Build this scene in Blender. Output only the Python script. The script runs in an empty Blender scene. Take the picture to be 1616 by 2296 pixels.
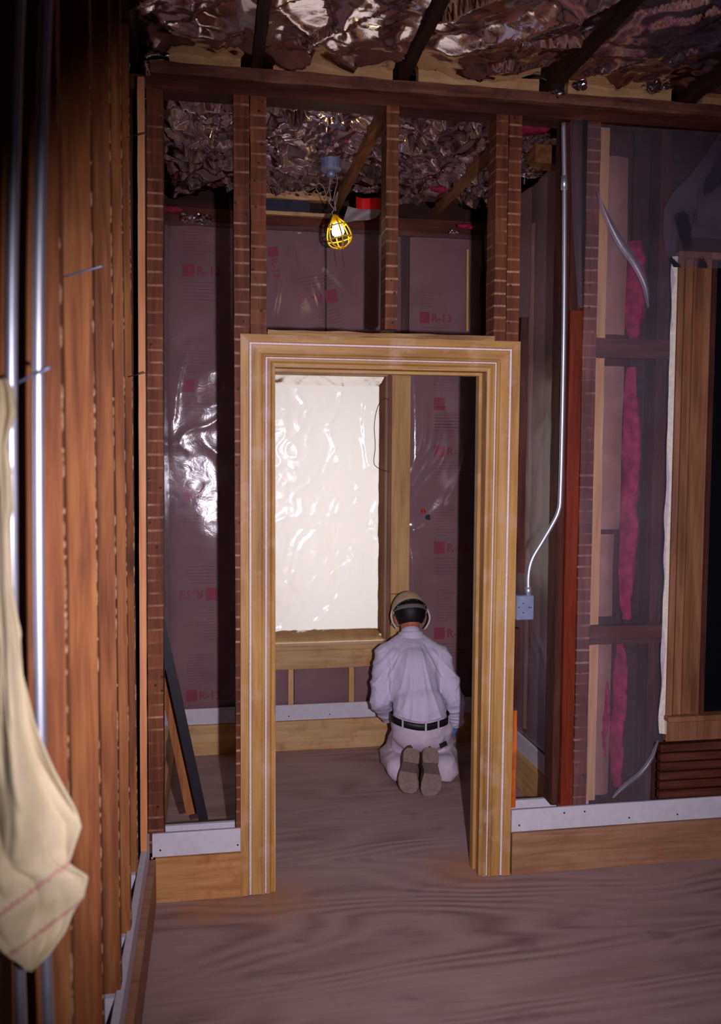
import bpy, bmesh, math, random
from mathutils import Vector, Matrix, noise
import numpy as np

random.seed(7)
V = Vector
scene = bpy.context.scene
COL = scene.collection

# ------------------------------------------------------------------ camera
F_PX, YAW, PITCH, ROLL = 1955.34, 0.16992, -0.06415, 0.00520
CAM = V((0.0, -3.3588, 1.722))
_f = V((math.sin(YAW)*math.cos(PITCH), math.cos(YAW)*math.cos(PITCH), math.sin(PITCH)))
_r = V((math.cos(YAW), -math.sin(YAW), 0)); _u = _r.cross(_f)
R_ = _r*math.cos(ROLL)+_u*math.sin(ROLL); U_ = -_r*math.sin(ROLL)+_u*math.cos(ROLL)
cam_d = bpy.data.cameras.new('camera'); cam = bpy.data.objects.new('camera', cam_d); COL.objects.link(cam)
m = Matrix((R_, U_, -_f)).transposed().to_4x4(); m.translation = CAM; cam.matrix_world = m
cam_d.sensor_fit = 'HORIZONTAL'; cam_d.sensor_width = 36; cam_d.lens = F_PX/1616*36
cam_d.clip_start = 0.05
cam_d.dof.use_dof = True; cam_d.dof.focus_distance = 3.9; cam_d.dof.aperture_fstop = 4.5
scene.camera = cam

# ------------------------------------------------------------------ world, flash, daylight, exposure
w = bpy.data.worlds.new('world'); scene.world = w; w.use_nodes = True
w.node_tree.nodes['Background'].inputs[0].default_value = (0.55, 0.42, 0.62, 1)
w.node_tree.nodes['Background'].inputs[1].default_value = 0.024

# the camera's flash, held on a bracket to the right of the lens
fl = bpy.data.lights.new('flash', 'SPOT'); fl.energy = 385; fl.color = (1.0, 0.90, 1.06)
fl.spot_size = math.radians(78); fl.spot_blend = 1.0; fl.shadow_soft_size = 0.018
flo = bpy.data.objects.new('flash', fl); COL.objects.link(flo)
flo.location = CAM + R_*0.215 - U_*0.04
flo.rotation_euler = (V((0.92, 0.3, 1.22)) - flo.location).to_track_quat('-Z', 'Y').to_euler()
# daylight behind the sheeted window
dl = bpy.data.lights.new('daylight', 'AREA'); dl.shape = 'RECTANGLE'; dl.size = 1.1; dl.size_y = 1.9; dl.energy = 24
dl.color = (1.0, 0.95, 0.95)
dlo = bpy.data.objects.new('daylight', dl); COL.objects.link(dlo); dlo.location = (0.67, 2.35, 1.4)
dlo.rotation_euler = (math.radians(-90), 0, 0)
vs = scene.view_settings; vs.view_transform = 'Standard'; vs.look = 'None'; vs.gamma = 1; vs.use_curve_mapping = False
vs.exposure = 0.0

# ------------------------------------------------------------------ helpers
def at(px, py, X=None, Y=None, Z=None):
    d = _f + R_*((px-808)/F_PX) - U_*((py-1148)/F_PX)
    k, val = [(i, q) for i, q in enumerate((X, Y, Z)) if q is not None][0]
    return CAM + d*((val-CAM[k])/d[k])

def srgb(r, g, b):
    f = lambda c: (c/255/12.92) if c/255 <= .04045 else ((c/255+.055)/1.055)**2.4
    return (f(r), f(g), f(b), 1)

def thing(name, label, cat, loc=(0, 0, 0), group=None):
    o = bpy.data.objects.new(name, None); COL.objects.link(o); o.location = loc
    o.empty_display_size = .05
    o['label'] = label; o['category'] = cat
    if group: o['group'] = group
    return o

def tag(o, label, cat, group=None):
    o['label'] = label; o['category'] = cat
    if group: o['group'] = group
    return o

def root_loc(p):
    l = V((0, 0, 0))
    while p: l = l + V(p.location); p = p.parent
    return l

def obj(name, bm, mat, parent=None, smooth=False, origin=None, kind=None):
    """bm is in world coordinates; the mesh is moved so that its origin sits at `origin` or at the parent."""
    me = bpy.data.meshes.new(name)
    base = root_loc(parent)
    org = V(origin) if origin is not None else base
    bmesh.ops.translate(bm, verts=bm.verts, vec=-org)
    bmesh.ops.recalc_face_normals(bm, faces=bm.faces) if len(bm.faces) < 60000 and not bm.faces.layers.int.get('keep') else None
    bm.to_mesh(me); bm.free()
    for mm in (mat if isinstance(mat, (list, tuple)) else [mat]): me.materials.append(mm)
    if smooth:
        for p in me.polygons: p.use_smooth = True
    o = bpy.data.objects.new(name, me); COL.objects.link(o)
    if parent: o.parent = parent
    o.location = org - base
    if kind: o['kind'] = kind
    return o

def box(bm, x0, x1, y0, y1, z0, z1, bev=0.0):
    vs_ = [bm.verts.new(p) for p in ((x0,y0,z0),(x1,y0,z0),(x1,y1,z0),(x0,y1,z0),(x0,y0,z1),(x1,y0,z1),(x1,y1,z1),(x0,y1,z1))]
    fs = [bm.faces.new([vs_[i] for i in q]) for q in ((0,3,2,1),(4,5,6,7),(0,1,5,4),(1,2,6,5),(2,3,7,6),(3,0,4,7))]
    if bev:
        es = set(e for f in fs for e in f.edges)
        bmesh.ops.bevel(bm, geom=list(es), offset=bev, segments=1, affect='EDGES')

def mkbox(name, mat, parent, x0, x1, y0, y1, z0, z1, bev=0.0, kind=None, mid=True):
    bm = bmesh.new(); box(bm, x0, x1, y0, y1, z0, z1, bev)
    return obj(name, bm, mat, parent, origin=((x0+x1)/2, (y0+y1)/2, z0), kind=kind)

def rough(bm, x0, x1, y0, y1, z0, z1, axis=2, n=40, j=0.0012, bow=0.0):
    """a sawn timber: long axis cut into n segments, corners jittered a little"""
    lo = [x0, y0, z0]; hi = [x1, y1, z1]
    a, b = [k for k in range(3) if k != axis]
    rings = []
    sd = random.random()*100
    for i in range(n+1):
        t = i/n; c = lo[axis]+(hi[axis]-lo[axis])*t
        ring = []
        for q, (sa, sb) in enumerate(((0, 0), (1, 0), (1, 1), (0, 1))):
            p = [0, 0, 0]; p[axis] = c
            p[a] = (hi[a] if sa else lo[a]) + noise.noise(V((sd+q*7, c*9, 0)))*j*2 + bow*math.sin(math.pi*t)
            p[b] = (hi[b] if sb else lo[b]) + noise.noise(V((sd+q*7, c*9, 5)))*j*2
            ring.append(bm.verts.new(p))
        rings.append(ring)
    for i in range(n):
        for q in range(4):
            bm.faces.new((rings[i][q], rings[i][(q+1) % 4], rings[i+1][(q+1) % 4], rings[i+1][q]))
    bm.faces.new(rings[0]); bm.faces.new(rings[-1])

def timber(name, mat, parent, x0, x1, y0, y1, z0, z1, axis=2, n=40, j=0.0012, bow=0.0, lean=0.0):
    bm = bmesh.new(); rough(bm, x0, x1, y0, y1, z0, z1, axis, n, j, bow)
    for v in bm.verts: v.co.x += lean*v.co.z/3
    return obj(name, bm, mat, parent, origin=((x0+x1)/2, (y0+y1)/2, z0))

def bar(bm, p0, p1, w_, t_, side=V((1, 0, 0))):
    """a straight bar from p0 to p1, w_ along `side`, t_ across"""
    p0, p1 = V(p0), V(p1); d = (p1-p0).normalized(); s = (side-d*side.dot(d)).normalized(); q = d.cross(s)
    vs_ = []
    for p in (p0, p1):
        for a, b in ((-1, -1), (1, -1), (1, 1), (-1, 1)): vs_.append(bm.verts.new(p+s*a*w_/2+q*b*t_/2))
    for f in ((0,1,2,3),(7,6,5,4),(0,4,5,1),(1,5,6,2),(2,6,7,3),(3,7,4,0)): bm.faces.new([vs_[i] for i in f])

def tube(bm, pts, r, n=10, cap=True):
    pts = [V(p) for p in pts]; rings = []
    rad = r if isinstance(r, (list, tuple)) else [r]*len(pts)
    t = (pts[1]-pts[0]).normalized()
    s = t.orthogonal().normalized()
    for i, p in enumerate(pts):
        if 0 < i < len(pts)-1: t = (pts[i+1]-pts[i-1]).normalized()
        elif i: t = (pts[i]-pts[i-1]).normalized()
        s = (s-t*s.dot(t)).normalized(); q = t.cross(s)
        rings.append([bm.verts.new(p+(s*math.cos(2*math.pi*k/n)+q*math.sin(2*math.pi*k/n))*rad[i]) for k in range(n)])
    for a, b in zip(rings, rings[1:]):
        for k in range(n): bm.faces.new((a[k], a[(k+1) % n], b[(k+1) % n], b[k]))
    if cap: bm.faces.new(rings[0]); bm.faces.new(rings[-1])

def smooth_path(pts, n=8):
    pts = [V(p) for p in pts]; out = []
    for i in range(len(pts)-1):
        p0 = pts[max(i-1, 0)]; p1 = pts[i]; p2 = pts[i+1]; p3 = pts[min(i+2, len(pts)-1)]
        for k in range(n):
            t = k/n
            out.append(.5*((2*p1)+(p2-p0)*t+(2*p0-5*p1+4*p2-p3)*t*t+(3*p1-p0-3*p2+p3)*t**3))
    out.append(pts[-1]); return out

def grid(bm, fn, nu, nv, mask=None):
    vs_ = [[bm.verts.new(fn(i/nu, j/nv)) for j in range(nv+1)] for i in range(nu+1)]
    for i in range(nu):
        for j in range(nv):
            if mask is None or mask((i+.5)/nu, (j+.5)/nv):
                bm.faces.new((vs_[i][j], vs_[i+1][j], vs_[i+1][j+1], vs_[i][j+1]))
    if mask:
        bmesh.ops.delete(bm, geom=[v for v in bm.verts if not v.link_faces], context='VERTS')

def lathe(bm, prof, c, axis='Z', n=20):
    rings = []
    for r, h in prof:
        ring = []
        for k in range(n):
            a = 2*math.pi*k/n
            o_ = V((r*math.cos(a), r*math.sin(a), h)) if axis == 'Z' else V((r*math.cos(a), h, r*math.sin(a)))
            ring.append(bm.verts.new(V(c)+o_))
        rings.append(ring)
    for a, b in zip(rings, rings[1:]):
        for k in range(n): bm.faces.new((a[k], a[(k+1) % n], b[(k+1) % n], b[k]))
    bm.faces.new(rings[0]); bm.faces.new(rings[-1])

def ridges(p, s):
    """sharp crease lines of a crumpled film"""
    q = p*s + V((noise.noise(p*s*.6), noise.noise(p*s*.6+V((9, 3, 1))), noise.noise(p*s*.6+V((4, 8, 2)))))*1.1
    return (1-abs(noise.noise(q)))**6

# ------------------------------------------------------------------ materials
def newmat(name):
    mt = bpy.data.materials.new(name); mt.use_nodes = True
    nt = mt.node_tree; bs = nt.nodes['Principled BSDF']
    return mt, nt, bs

def N(nt, t, **kw):
    n = nt.nodes.new(t)
    for k, v_ in kw.items():
        if k in n.inputs: n.inputs[k].default_value = v_
        else: setattr(n, k, v_)
    return n

def ramp(nt, fac, stops):
    n = nt.nodes.new('ShaderNodeValToRGB'); e = n.color_ramp.elements
    e[0].position, e[0].color = stops[0]; e[1].position, e[1].color = stops[-1]
    for p, c in stops[1:-1]:
        x = e.new(p); x.color = c
    nt.links.new(fac, n.inputs[0]); return n.outputs[0]

def mixc(nt, fac, a, b, mode='MIX'):
    n = nt.nodes.new('ShaderNodeMix'); n.data_type = 'RGBA'; n.blend_type = mode
    for i, x in ((0, fac), (6, a), (7, b)):
        if hasattr(x, 'links') or hasattr(x, 'is_linked'): nt.links.new(x, n.inputs[i])
        else: n.inputs[i].default_value = x
    return n.outputs[2]

def mathn(nt, op, a, b=None):
    n = nt.nodes.new('ShaderNodeMath'); n.operation = op
    for i, x in ((0, a), (1, b)):
        if x is None: continue
        if hasattr(x, 'is_linked'): nt.links.new(x, n.inputs[i])
        else: n.inputs[i].default_value = x
    return n.outputs[0]

def coords(nt, scale=(1, 1, 1), rnd=True):
    tc = nt.nodes.new('ShaderNodeTexCoord'); mp = nt.nodes.new('ShaderNodeMapping')
    mp.inputs['Scale'].default_value = scale
    nt.links.new(tc.outputs['Object'], mp.inputs[0])
    if rnd:
        oi = nt.nodes.new('ShaderNodeObjectInfo'); mu = N(nt, 'ShaderNodeVectorMath', operation='SCALE')
        cb = nt.nodes.new('ShaderNodeCombineXYZ')
        for i in range(3): nt.links.new(oi.outputs['Random'], cb.inputs[i])
        nt.links.new(cb.outputs[0], mu.inputs[0]); mu.inputs['Scale'].default_value = 37.0
        nt.links.new(mu.outputs[0], mp.inputs['Location'])
    return mp.outputs[0]

def noisen(nt, vec, scale, detail=4, rough_=.55, dist=0):
    n = N(nt, 'ShaderNodeTexNoise', Scale=scale, Detail=detail, Roughness=rough_, Distortion=dist)
    nt.links.new(vec, n.inputs['Vector']); return n.outputs[0]

def bump(nt, bs, h, strength=.3, dist=.002):
    b = N(nt, 'ShaderNodeBump', Strength=strength, Distance=dist)
    nt.links.new(h, b.inputs['Height']); nt.links.new(b.outputs[0], bs.inputs['Normal'])

def wood(name, dark, mid, light, axis='Z', rough_=.65, knots=False, lath=None, bmp=.35, sp=.25, fine=1.0, stain=None):
    mt, nt, bs = newmat(name)
    st = {'X': (.06, 1, 1), 'Y': (1, .06, 1), 'Z': (1, 1, .06)}[axis]
    v1 = coords(nt, st); g = noisen(nt, v1, 45*fine, 5, .6, .4)
    v2 = coords(nt, tuple(s if s == 1 else .35 for s in st)); big = noisen(nt, v2, 5, 3, .5, .3)
    f = mathn(nt, 'ADD', mathn(nt, 'MULTIPLY', g, .6), mathn(nt, 'MULTIPLY', big, .4))
    c = ramp(nt, f, [(.3, dark), (.5, mid), (.7, light)])
    if knots:
        vo = N(nt, 'ShaderNodeTexVoronoi', Scale=2.2); v3 = coords(nt, tuple(s if s == 1 else .5 for s in st))
        nt.links.new(v3, vo.inputs['Vector'])
        k = ramp(nt, vo.outputs['Distance'], [(.03, (1, 1, 1, 1)), (.11, (0, 0, 0, 1))])
        c = mixc(nt, mathn(nt, 'MULTIPLY', k, .75), c, tuple(x*.45 for x in dark[:3])+(1,))
    if stain is not None:
        s_ = ramp(nt, noisen(nt, coords(nt, (1, 1, 1)), 9, 4, .6), [(.52, (0, 0, 0, 1)), (.68, (1, 1, 1, 1))])
        c = mixc(nt, mathn(nt, 'MULTIPLY', s_, .6), c, stain)
    if lath:
        tc = nt.nodes.new('ShaderNodeTexCoord'); sx = nt.nodes.new('ShaderNodeSeparateXYZ')
        nt.links.new(tc.outputs['Object'], sx.inputs[0])
        jit = noisen(nt, coords(nt, (.4, .4, 3)), 1.2, 2)
        z = mathn(nt, 'ADD', mathn(nt, 'MULTIPLY', sx.outputs[2], 1/lath), mathn(nt, 'MULTIPLY', jit, 1.1))
        fr = mathn(nt, 'ABSOLUTE', mathn(nt, 'SUBTRACT', mathn(nt, 'FRACT', z), .5))
        line = ramp(nt, fr, [(.0, (1, 1, 1, 1)), (.05, (.7, .7, .7, 1)), (.12, (0, 0, 0, 1))])
        msk = ramp(nt, noisen(nt, coords(nt, (1, 1, 1)), 7, 3), [(.42, (.06, .06, .06, 1)), (.66, (.9, .9, .9, 1))])
        msk2 = ramp(nt, noisen(nt, coords(nt, (1, 1, 1)), 120, 2), [(.3, (.4, .4, .4, 1)), (.6, (1, 1, 1, 1))])
        # each old lath left its own tone between two plaster lines
        wn = N(nt, 'ShaderNodeTexWhiteNoise', noise_dimensions='1D')
        nt.links.new(mathn(nt, 'FLOOR', mathn(nt, 'ADD', z, .5)), wn.inputs['W'])
        c = mixc(nt, mathn(nt, 'MULTIPLY', wn.outputs[0], .32), c, tuple(x*.45 for x in dark[:3])+(1,))
        c = mixc(nt, mathn(nt, 'MULTIPLY', mathn(nt, 'MULTIPLY', line, msk), msk2), c, srgb(205, 160, 125))
        vo = N(nt, 'ShaderNodeTexVoronoi', Scale=22); nt.links.new(coords(nt, (1, 1, 1)), vo.inputs['Vector'])
        ho = ramp(nt, vo.outputs['Distance'], [(.09, (1, 1, 1, 1)), (.13, (0, 0, 0, 1))])
        c = mixc(nt, mathn(nt, 'MULTIPLY', ho, .8), c, (.01, .004, .003, 1))
    nt.links.new(c, bs.inputs['Base Color']); bs.inputs['Roughness'].default_value = rough_
    bs.inputs['Specular IOR Level'].default_value = sp
    bump(nt, bs, f, bmp, .003)
    return mt

M = {}
OD, OM, OL = srgb(62, 20, 10), srgb(134, 62, 34), srgb(180, 96, 52)
M['stud'] = wood('old_stud_wood', srgb(76, 38, 22), srgb(142, 84, 46), srgb(176, 118, 66), knots=True, rough_=.7)
M['lathstud'] = wood('lath_marked_wood', srgb(58, 26, 18), srgb(112, 60, 38), srgb(148, 86, 54), lath=.048)
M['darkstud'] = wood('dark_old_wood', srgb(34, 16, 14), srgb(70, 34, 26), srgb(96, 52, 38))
M['darkX'] = wood('dark_old_wood_level', srgb(38, 18, 14), srgb(80, 40, 28), srgb(110, 62, 44), axis='X')
M['plateX'] = wood('top_plate_wood', srgb(60, 32, 24), srgb(120, 76, 58), srgb(168, 122, 98), axis='X', stain=srgb(60, 34, 26))
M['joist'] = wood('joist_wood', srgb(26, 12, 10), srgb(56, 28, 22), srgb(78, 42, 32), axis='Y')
M['litjoist'] = wood('lamplit_joist_wood', srgb(84, 52, 30), srgb(128, 84, 50), srgb(160, 112, 70), axis='Y')  # joist wood with the work lamp's warm light put into its colour
M['red'] = wood('red_stained_wood', srgb(72, 24, 14), srgb(118, 42, 22), srgb(138, 58, 32), rough_=.4, sp=.5)
M['rust'] = wood('rusty_board_wood', srgb(60, 24, 14), srgb(190, 90, 34), srgb(220, 120, 50), stain=srgb(40, 14, 10))
M['pine'] = wood('new_pine', srgb(166, 124, 80), srgb(198, 160, 108), srgb(218, 184, 132), axis='X', knots=False, stain=srgb(168, 112, 66), rough_=.6, bmp=.1)
M['pineY'] = wood('new_pine_side', srgb(176, 132, 84), srgb(206, 166, 110), srgb(224, 188, 132), axis='Y', stain=srgb(190, 140, 90), rough_=.6, bmp=.1)
M['pineZ'] = wood('new_pine_upright', srgb(166, 120, 72), srgb(204, 160, 102), srgb(220, 182, 126), axis='Z', rough_=.6, bmp=.1)
M['batten'] = wood('orange_batten_wood', srgb(190, 116, 70), srgb(220, 150, 98), srgb(236, 176, 124), axis='Z', rough_=.6, bmp=.1)
M['casingZ'] = wood('stripped_casing_upright', srgb(136, 94, 46), srgb(180, 134, 74), srgb(204, 162, 100), axis='Z', rough_=.5, bmp=.15, stain=srgb(196, 160, 128), fine=.8)
M['casingX'] = wood('stripped_casing_level', srgb(136, 94, 46), srgb(180, 134, 74), srgb(204, 162, 100), axis='X', rough_=.5, bmp=.15, stain=srgb(196, 160, 128), fine=.8)
M['browncas'] = wood('brown_casing', srgb(88, 54, 40), srgb(132, 88, 62), srgb(158, 110, 80), axis='Z', rough_=.5, bmp=.15)
M['shim'] = wood('weathered_shim', srgb(70, 46, 30), srgb(150, 112, 72), srgb(206, 170, 116), axis='X', rough_=.8)
M['base'] = wood('baseboard_wood', srgb(154, 98, 52), srgb(192, 138, 82), srgb(208, 160, 104), axis='X', rough_=.55, bmp=.1, stain=srgb(150, 84, 40))
M['baseR'] = wood('baseboard_wood_dull', srgb(122, 84, 62), srgb(160, 118, 90), srgb(180, 140, 110), axis='X', rough_=.55, bmp=.1, stain=srgb(150, 96, 62))

def plain(name, col, rough_=.6, metal=0, sp=.4, nz=.12, sc=30, coat=0, bmp=.1):
    mt, nt, bs = newmat(name)
    f = noisen(nt, coords(nt), sc, 4)
    a = tuple(min(1, x*(1-nz*1.5)) for x in col[:3])+(1,); b = tuple(min(1, x*(1+nz)) for x in col[:3])+(1,)
    nt.links.new(ramp(nt, f, [(.3, a), (.7, b)]), bs.inputs['Base Color'])
    bs.inputs['Roughness'].default_value = rough_; bs.inputs['Metallic'].default_value = metal
    bs.inputs['Specular IOR Level'].default_value = sp; bs.inputs['Coat Weight'].default_value = coat
    bump(nt, bs, f, bmp, .002); return mt

M['drywall'] = plain('primed_strip', srgb(206, 200, 208), .55, nz=.05)
M['paint'] = plain('old_white_paint', srgb(222, 208, 214), .5, nz=.1, sc=90)
M['plaster'] = plain('plaster_white', srgb(214, 206, 188), .8, nz=.1, sc=60)
M['residue'] = plain('plaster_residue', srgb(170, 130, 92), .85, nz=.3, sc=80)
M['metal'] = plain('galvanised_steel', srgb(226, 228, 240), .42, metal=.85, nz=.05)
M['boxmetal'] = plain('box_steel', srgb(150, 160, 190), .45, metal=.5, nz=.1)
M['black'] = plain('black_iron', srgb(24, 19, 28), .5, nz=.2)
M['blackfab'] = plain('black_strap', srgb(20, 18, 22), .5, nz=.2)
M['grey'] = plain('grey_cord', srgb(150, 138, 128), .5, nz=.1)
M['cord'] = plain('dark_cord', srgb(62, 50, 46), .5, nz=.1)
M['navy'] = plain('navy_panel', srgb(40, 40, 62), .6, nz=.15)
M['skin'] = plain('skin', srgb(196, 108, 84), .5, nz=.06)
M['hair'] = plain('hair', srgb(20, 14, 14), .55, nz=.3, sc=140, bmp=.6)
M['shirt'] = plain('white_shirt', srgb(214, 206, 226), .8, nz=.03, sc=60, sp=.15)
M['trouser'] = plain('white_trousers', srgb(206, 192, 206), .8, nz=.05, sc=40, sp=.15)
M['sole'] = plain('shoe_sole', srgb(136, 116, 106), .85, nz=.14, sc=60)
M['soledark'] = plain('shoe_arch', srgb(100, 84, 78), .85, nz=.14, sc=60)
M['leather'] = plain('shoe_leather', srgb(96, 66, 46), .6, nz=.15)
M['cap'] = plain('beige_cap', srgb(190, 166, 134), .8, nz=.08, sc=60)
M['brim'] = plain('pale_brim', srgb(214, 208, 190), .5, nz=.05)
M['greyband'] = plain('grey_band', srgb(112, 102, 98), .7, nz=.1)
M['glove'] = plain('blue_glove', srgb(86, 110, 170), .6, nz=.1)
M['patch'] = plain('dark_patch', srgb(30, 34, 34), .7)
M['cloth'] = plain('canvas', srgb(196, 182, 146), .9, nz=.08, sc=14, sp=.1)
M['clothpink'] = plain('canvas_pink_stripe', srgb(184, 142, 126), .9, nz=.08, sp=.1)
M['kraft'] = plain('kraft_paper', srgb(128, 92, 90), .6, nz=.12, sc=5, sp=.3)
M['kraftbrown'] = plain('brown_kraft', srgb(152, 114, 92), .7, nz=.15, sc=9)
M['pink'] = plain('pink_glass_wool', srgb(156, 46, 76), .95, nz=.3, sc=26, sp=.05, bmp=1)
M['ink'] = plain('red_ink', srgb(140, 22, 58), .6, nz=.15)
M['inkfine'] = plain('faded_red_ink', srgb(116, 56, 66), .6, nz=.2)
M['yellow'] = plain('yellow_plastic', srgb(250, 196, 10), .35, nz=.02, sp=.5)
M['sawdust'] = plain('sawdust', srgb(190, 120, 60), .95, nz=.2, sc=200)
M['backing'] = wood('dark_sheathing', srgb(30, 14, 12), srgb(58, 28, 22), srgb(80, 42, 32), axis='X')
M['redplastic'] = plain('red_print', srgb(190, 20, 20), .4, nz=.1)
M['greyfoil'] = plain('grey_duct_tape', srgb(140, 126, 132), .5, nz=.1)

def film(name, tint=(.98, .96, 1, 1), haze=.05, rough_=.16, gloss=1.0):
    """clear polythene: see-through, with a fresnel sheen and a little haze"""
    mt = bpy.data.materials.new(name); mt.use_nodes = True; nt = mt.node_tree; nt.nodes.clear()
    out = nt.nodes.new('ShaderNodeOutputMaterial'); tr = nt.nodes.new('ShaderNodeBsdfTransparent'); tr.inputs[0].default_value = tint
    gl = nt.nodes.new('ShaderNodeBsdfGlossy'); gl.inputs['Roughness'].default_value = rough_
    df = nt.nodes.new('ShaderNodeBsdfDiffuse'); df.inputs[0].default_value = (.75, .7, .82, 1)
    fr = N(nt, 'ShaderNodeFresnel', IOR=1.5)
    n = noisen(nt, coords(nt), 12, 4, .55, .8); b = N(nt, 'ShaderNodeBump', Strength=.35, Distance=.005)
    nt.links.new(n, b.inputs['Height'])
    for s in (gl, fr): nt.links.new(b.outputs[0], s.inputs['Normal'])
    m1 = nt.nodes.new('ShaderNodeMixShader'); m2 = nt.nodes.new('ShaderNodeMixShader')
    hz = mathn(nt, 'MULTIPLY', ramp(nt, noisen(nt, coords(nt), 3, 3), [(.3, (.5, .5, .5, 1)), (.7, (1, 1, 1, 1))]), haze)
    nt.links.new(hz, m1.inputs[0]); nt.links.new(tr.outputs[0], m1.inputs[1]); nt.links.new(df.outputs[0], m1.inputs[2])
    fm = mathn(nt, 'MULTIPLY', fr.outputs[0], gloss)
    nt.links.new(fm, m2.inputs[0]); nt.links.new(m1.outputs[0], m2.inputs[1]); nt.links.new(gl.outputs[0], m2.inputs[2])
    nt.links.new(m2.outputs[0], out.inputs[0]); return mt
M['film'] = film('clear_polythene', gloss=.95, rough_=.18)
M['filmviolet'] = film('violet_polythene', tint=(.90, .86, 1, 1), haze=.08, gloss=1.0)
M['fold'] = film('fold_highlight_film', tint=(.8, .8, .95, 1), haze=.22, gloss=.8, rough_=.3)  # extra haze paints the highlight along the folds
M['filmdull'] = film('dull_polythene', tint=(.96, .92, .96, 1), haze=.07, gloss=.35, rough_=.35)

def foil_mat():
    mt, nt, bs = newmat('foil_facing')
    f = noisen(nt, coords(nt), 4, 3)
    nt.links.new(ramp(nt, f, [(.35, srgb(206, 184, 184)), (.65, srgb(236, 226, 226))]), bs.inputs['Base Color'])
    bs.inputs['Metallic'].default_value = 1; bs.inputs['Roughness'].default_value = .13
    bump(nt, bs, noisen(nt, coords(nt), 26, 4, .6, .8), .22, .004)
    return mt
M['foil'] = foil_mat()

def sheet_white():
    mt = bpy.data.materials.new('white_polythene'); mt.use_nodes = True; nt = mt.node_tree; nt.nodes.clear()
    out = nt.nodes.new('ShaderNodeOutputMaterial'); df = nt.nodes.new('ShaderNodeBsdfDiffuse'); tl = nt.nodes.new('ShaderNodeBsdfTranslucent')
    gl = nt.nodes.new('ShaderNodeBsdfGlossy'); gl.inputs['Roughness'].default_value = .16
    sp = ramp(nt, noisen(nt, coords(nt, (1, 1, .7)), 4.5, 5, .6), [(.60, srgb(238, 236, 234)), (.76, srgb(222, 208, 186))])
    nt.links.new(sp, df.inputs[0]); tl.inputs[0].default_value = srgb(238, 232, 222)
    b = N(nt, 'ShaderNodeBump', Strength=.28, Distance=.004); nt.links.new(noisen(nt, coords(nt), 14, 5, .6, .8), b.inputs['Height'])
    for s in (df, gl): nt.links.new(b.outputs[0], s.inputs['Normal'])
    a = nt.nodes.new('ShaderNodeMixShader'); a.inputs[0].default_value = .4
    nt.links.new(df.outputs[0], a.inputs[1]); nt.links.new(tl.outputs[0], a.inputs[2])
    fr = N(nt, 'ShaderNodeFresnel', IOR=1.5); c = nt.nodes.new('ShaderNodeMixShader')
    nt.links.new(b.outputs[0], fr.inputs['Normal'])
    nt.links.new(fr.outputs[0], c.inputs[0]); nt.links.new(a.outputs[0], c.inputs[1]); nt.links.new(gl.outputs[0], c.inputs[2])
    nt.links.new(c.outputs[0], out.inputs[0]); return mt
M['whitesheet'] = sheet_white()

def plywood():
    mt, nt, bs = newmat('plywood_floor')
    v = coords(nt, (.22, 1, 1), rnd=False)
    dn = noisen(nt, v, 1.5, 2.5, .45, .6)
    rings_ = mathn(nt, 'MULTIPLY', mathn(nt, 'ADD', mathn(nt, 'SINE', mathn(nt, 'MULTIPLY', dn, 150)), 1), .5)
    msk = ramp(nt, noisen(nt, coords(nt, (.6, 1, 1), False), 2.2, 2), [(.40, (.25, .25, .25, 1)), (.62, (1, 1, 1, 1))])
    fine = noisen(nt, coords(nt, (.05, 1, 1), False), 60, 4, .6)
    f = mathn(nt, 'ADD', mathn(nt, 'MULTIPLY', mathn(nt, 'MULTIPLY', rings_, msk), .33), mathn(nt, 'ADD', mathn(nt, 'MULTIPLY', fine, .38), mathn(nt, 'MULTIPLY', dn, .34)))
    c = ramp(nt, f, [(.30, srgb(176, 150, 146)), (.55, srgb(158, 132, 128)), (.86, srgb(112, 88, 90))])
    sp = ramp(nt, noisen(nt, coords(nt, (.5, 1, 1), False), 7, 3, .6), [(.60, (0, 0, 0, 1)), (.72, (1, 1, 1, 1))])
    c = mixc(nt, mathn(nt, 'MULTIPLY', sp, .5), c, srgb(104, 84, 92))
    # sawdust swept against the two feet of the door casing
    tc = nt.nodes.new('ShaderNodeTexCoord')
    for p, r in (((.24, -.06, 0), .26), ((1.02, .06, 0), .22), ((-.02, -.1, 0), .16)):
        d = N(nt, 'ShaderNodeVectorMath', operation='DISTANCE'); nt.links.new(tc.outputs['Object'], d.inputs[0]); d.inputs[1].default_value = p
        mk = ramp(nt, d.outputs['Value'], [(.03, (1, 1, 1, 1)), (r, (0, 0, 0, 1))])
        c = mixc(nt, mathn(nt, 'MULTIPLY', mathn(nt, 'MULTIPLY', mk, noisen(nt, coords(nt, (1, 1, 1), False), 25, 4)), 1.1), c, srgb(190, 128, 74))
    nt.links.new(c, bs.inputs['Base Color']); bs.inputs['Roughness'].default_value = .6
    bs.inputs['Specular IOR Level'].default_value = .3
    bump(nt, bs, f, .25, .002); return mt
M['ply'] = plywood()

bulbm, nt, bs = newmat('lit_bulb'); bs.inputs['Emission Color'].default_value = (1, .93, .72, 1)
bs.inputs['Emission Strength'].default_value = 9; bs.inputs['Base Color'].default_value = (1, 1, 1, 1)
M['bulb'] = bulbm
glassm, nt, bs = newmat('dark_window_glass'); bs.inputs['Base Color'].default_value = (.004, .004, .006, 1); bs.inputs['Roughness'].default_value = .05
M['darkglass'] = glassm

# ================================================================== SETTING
XL, BY, XR = -.235, 1.683, 1.60
ZP = 3.148            # underside of joists / top of the wall plate
def struct(name):
    o = bpy.data.objects.new(name, None); COL.objects.link(o); o['kind'] = 'structure'; o.empty_display_size = .1
    return o

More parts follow.
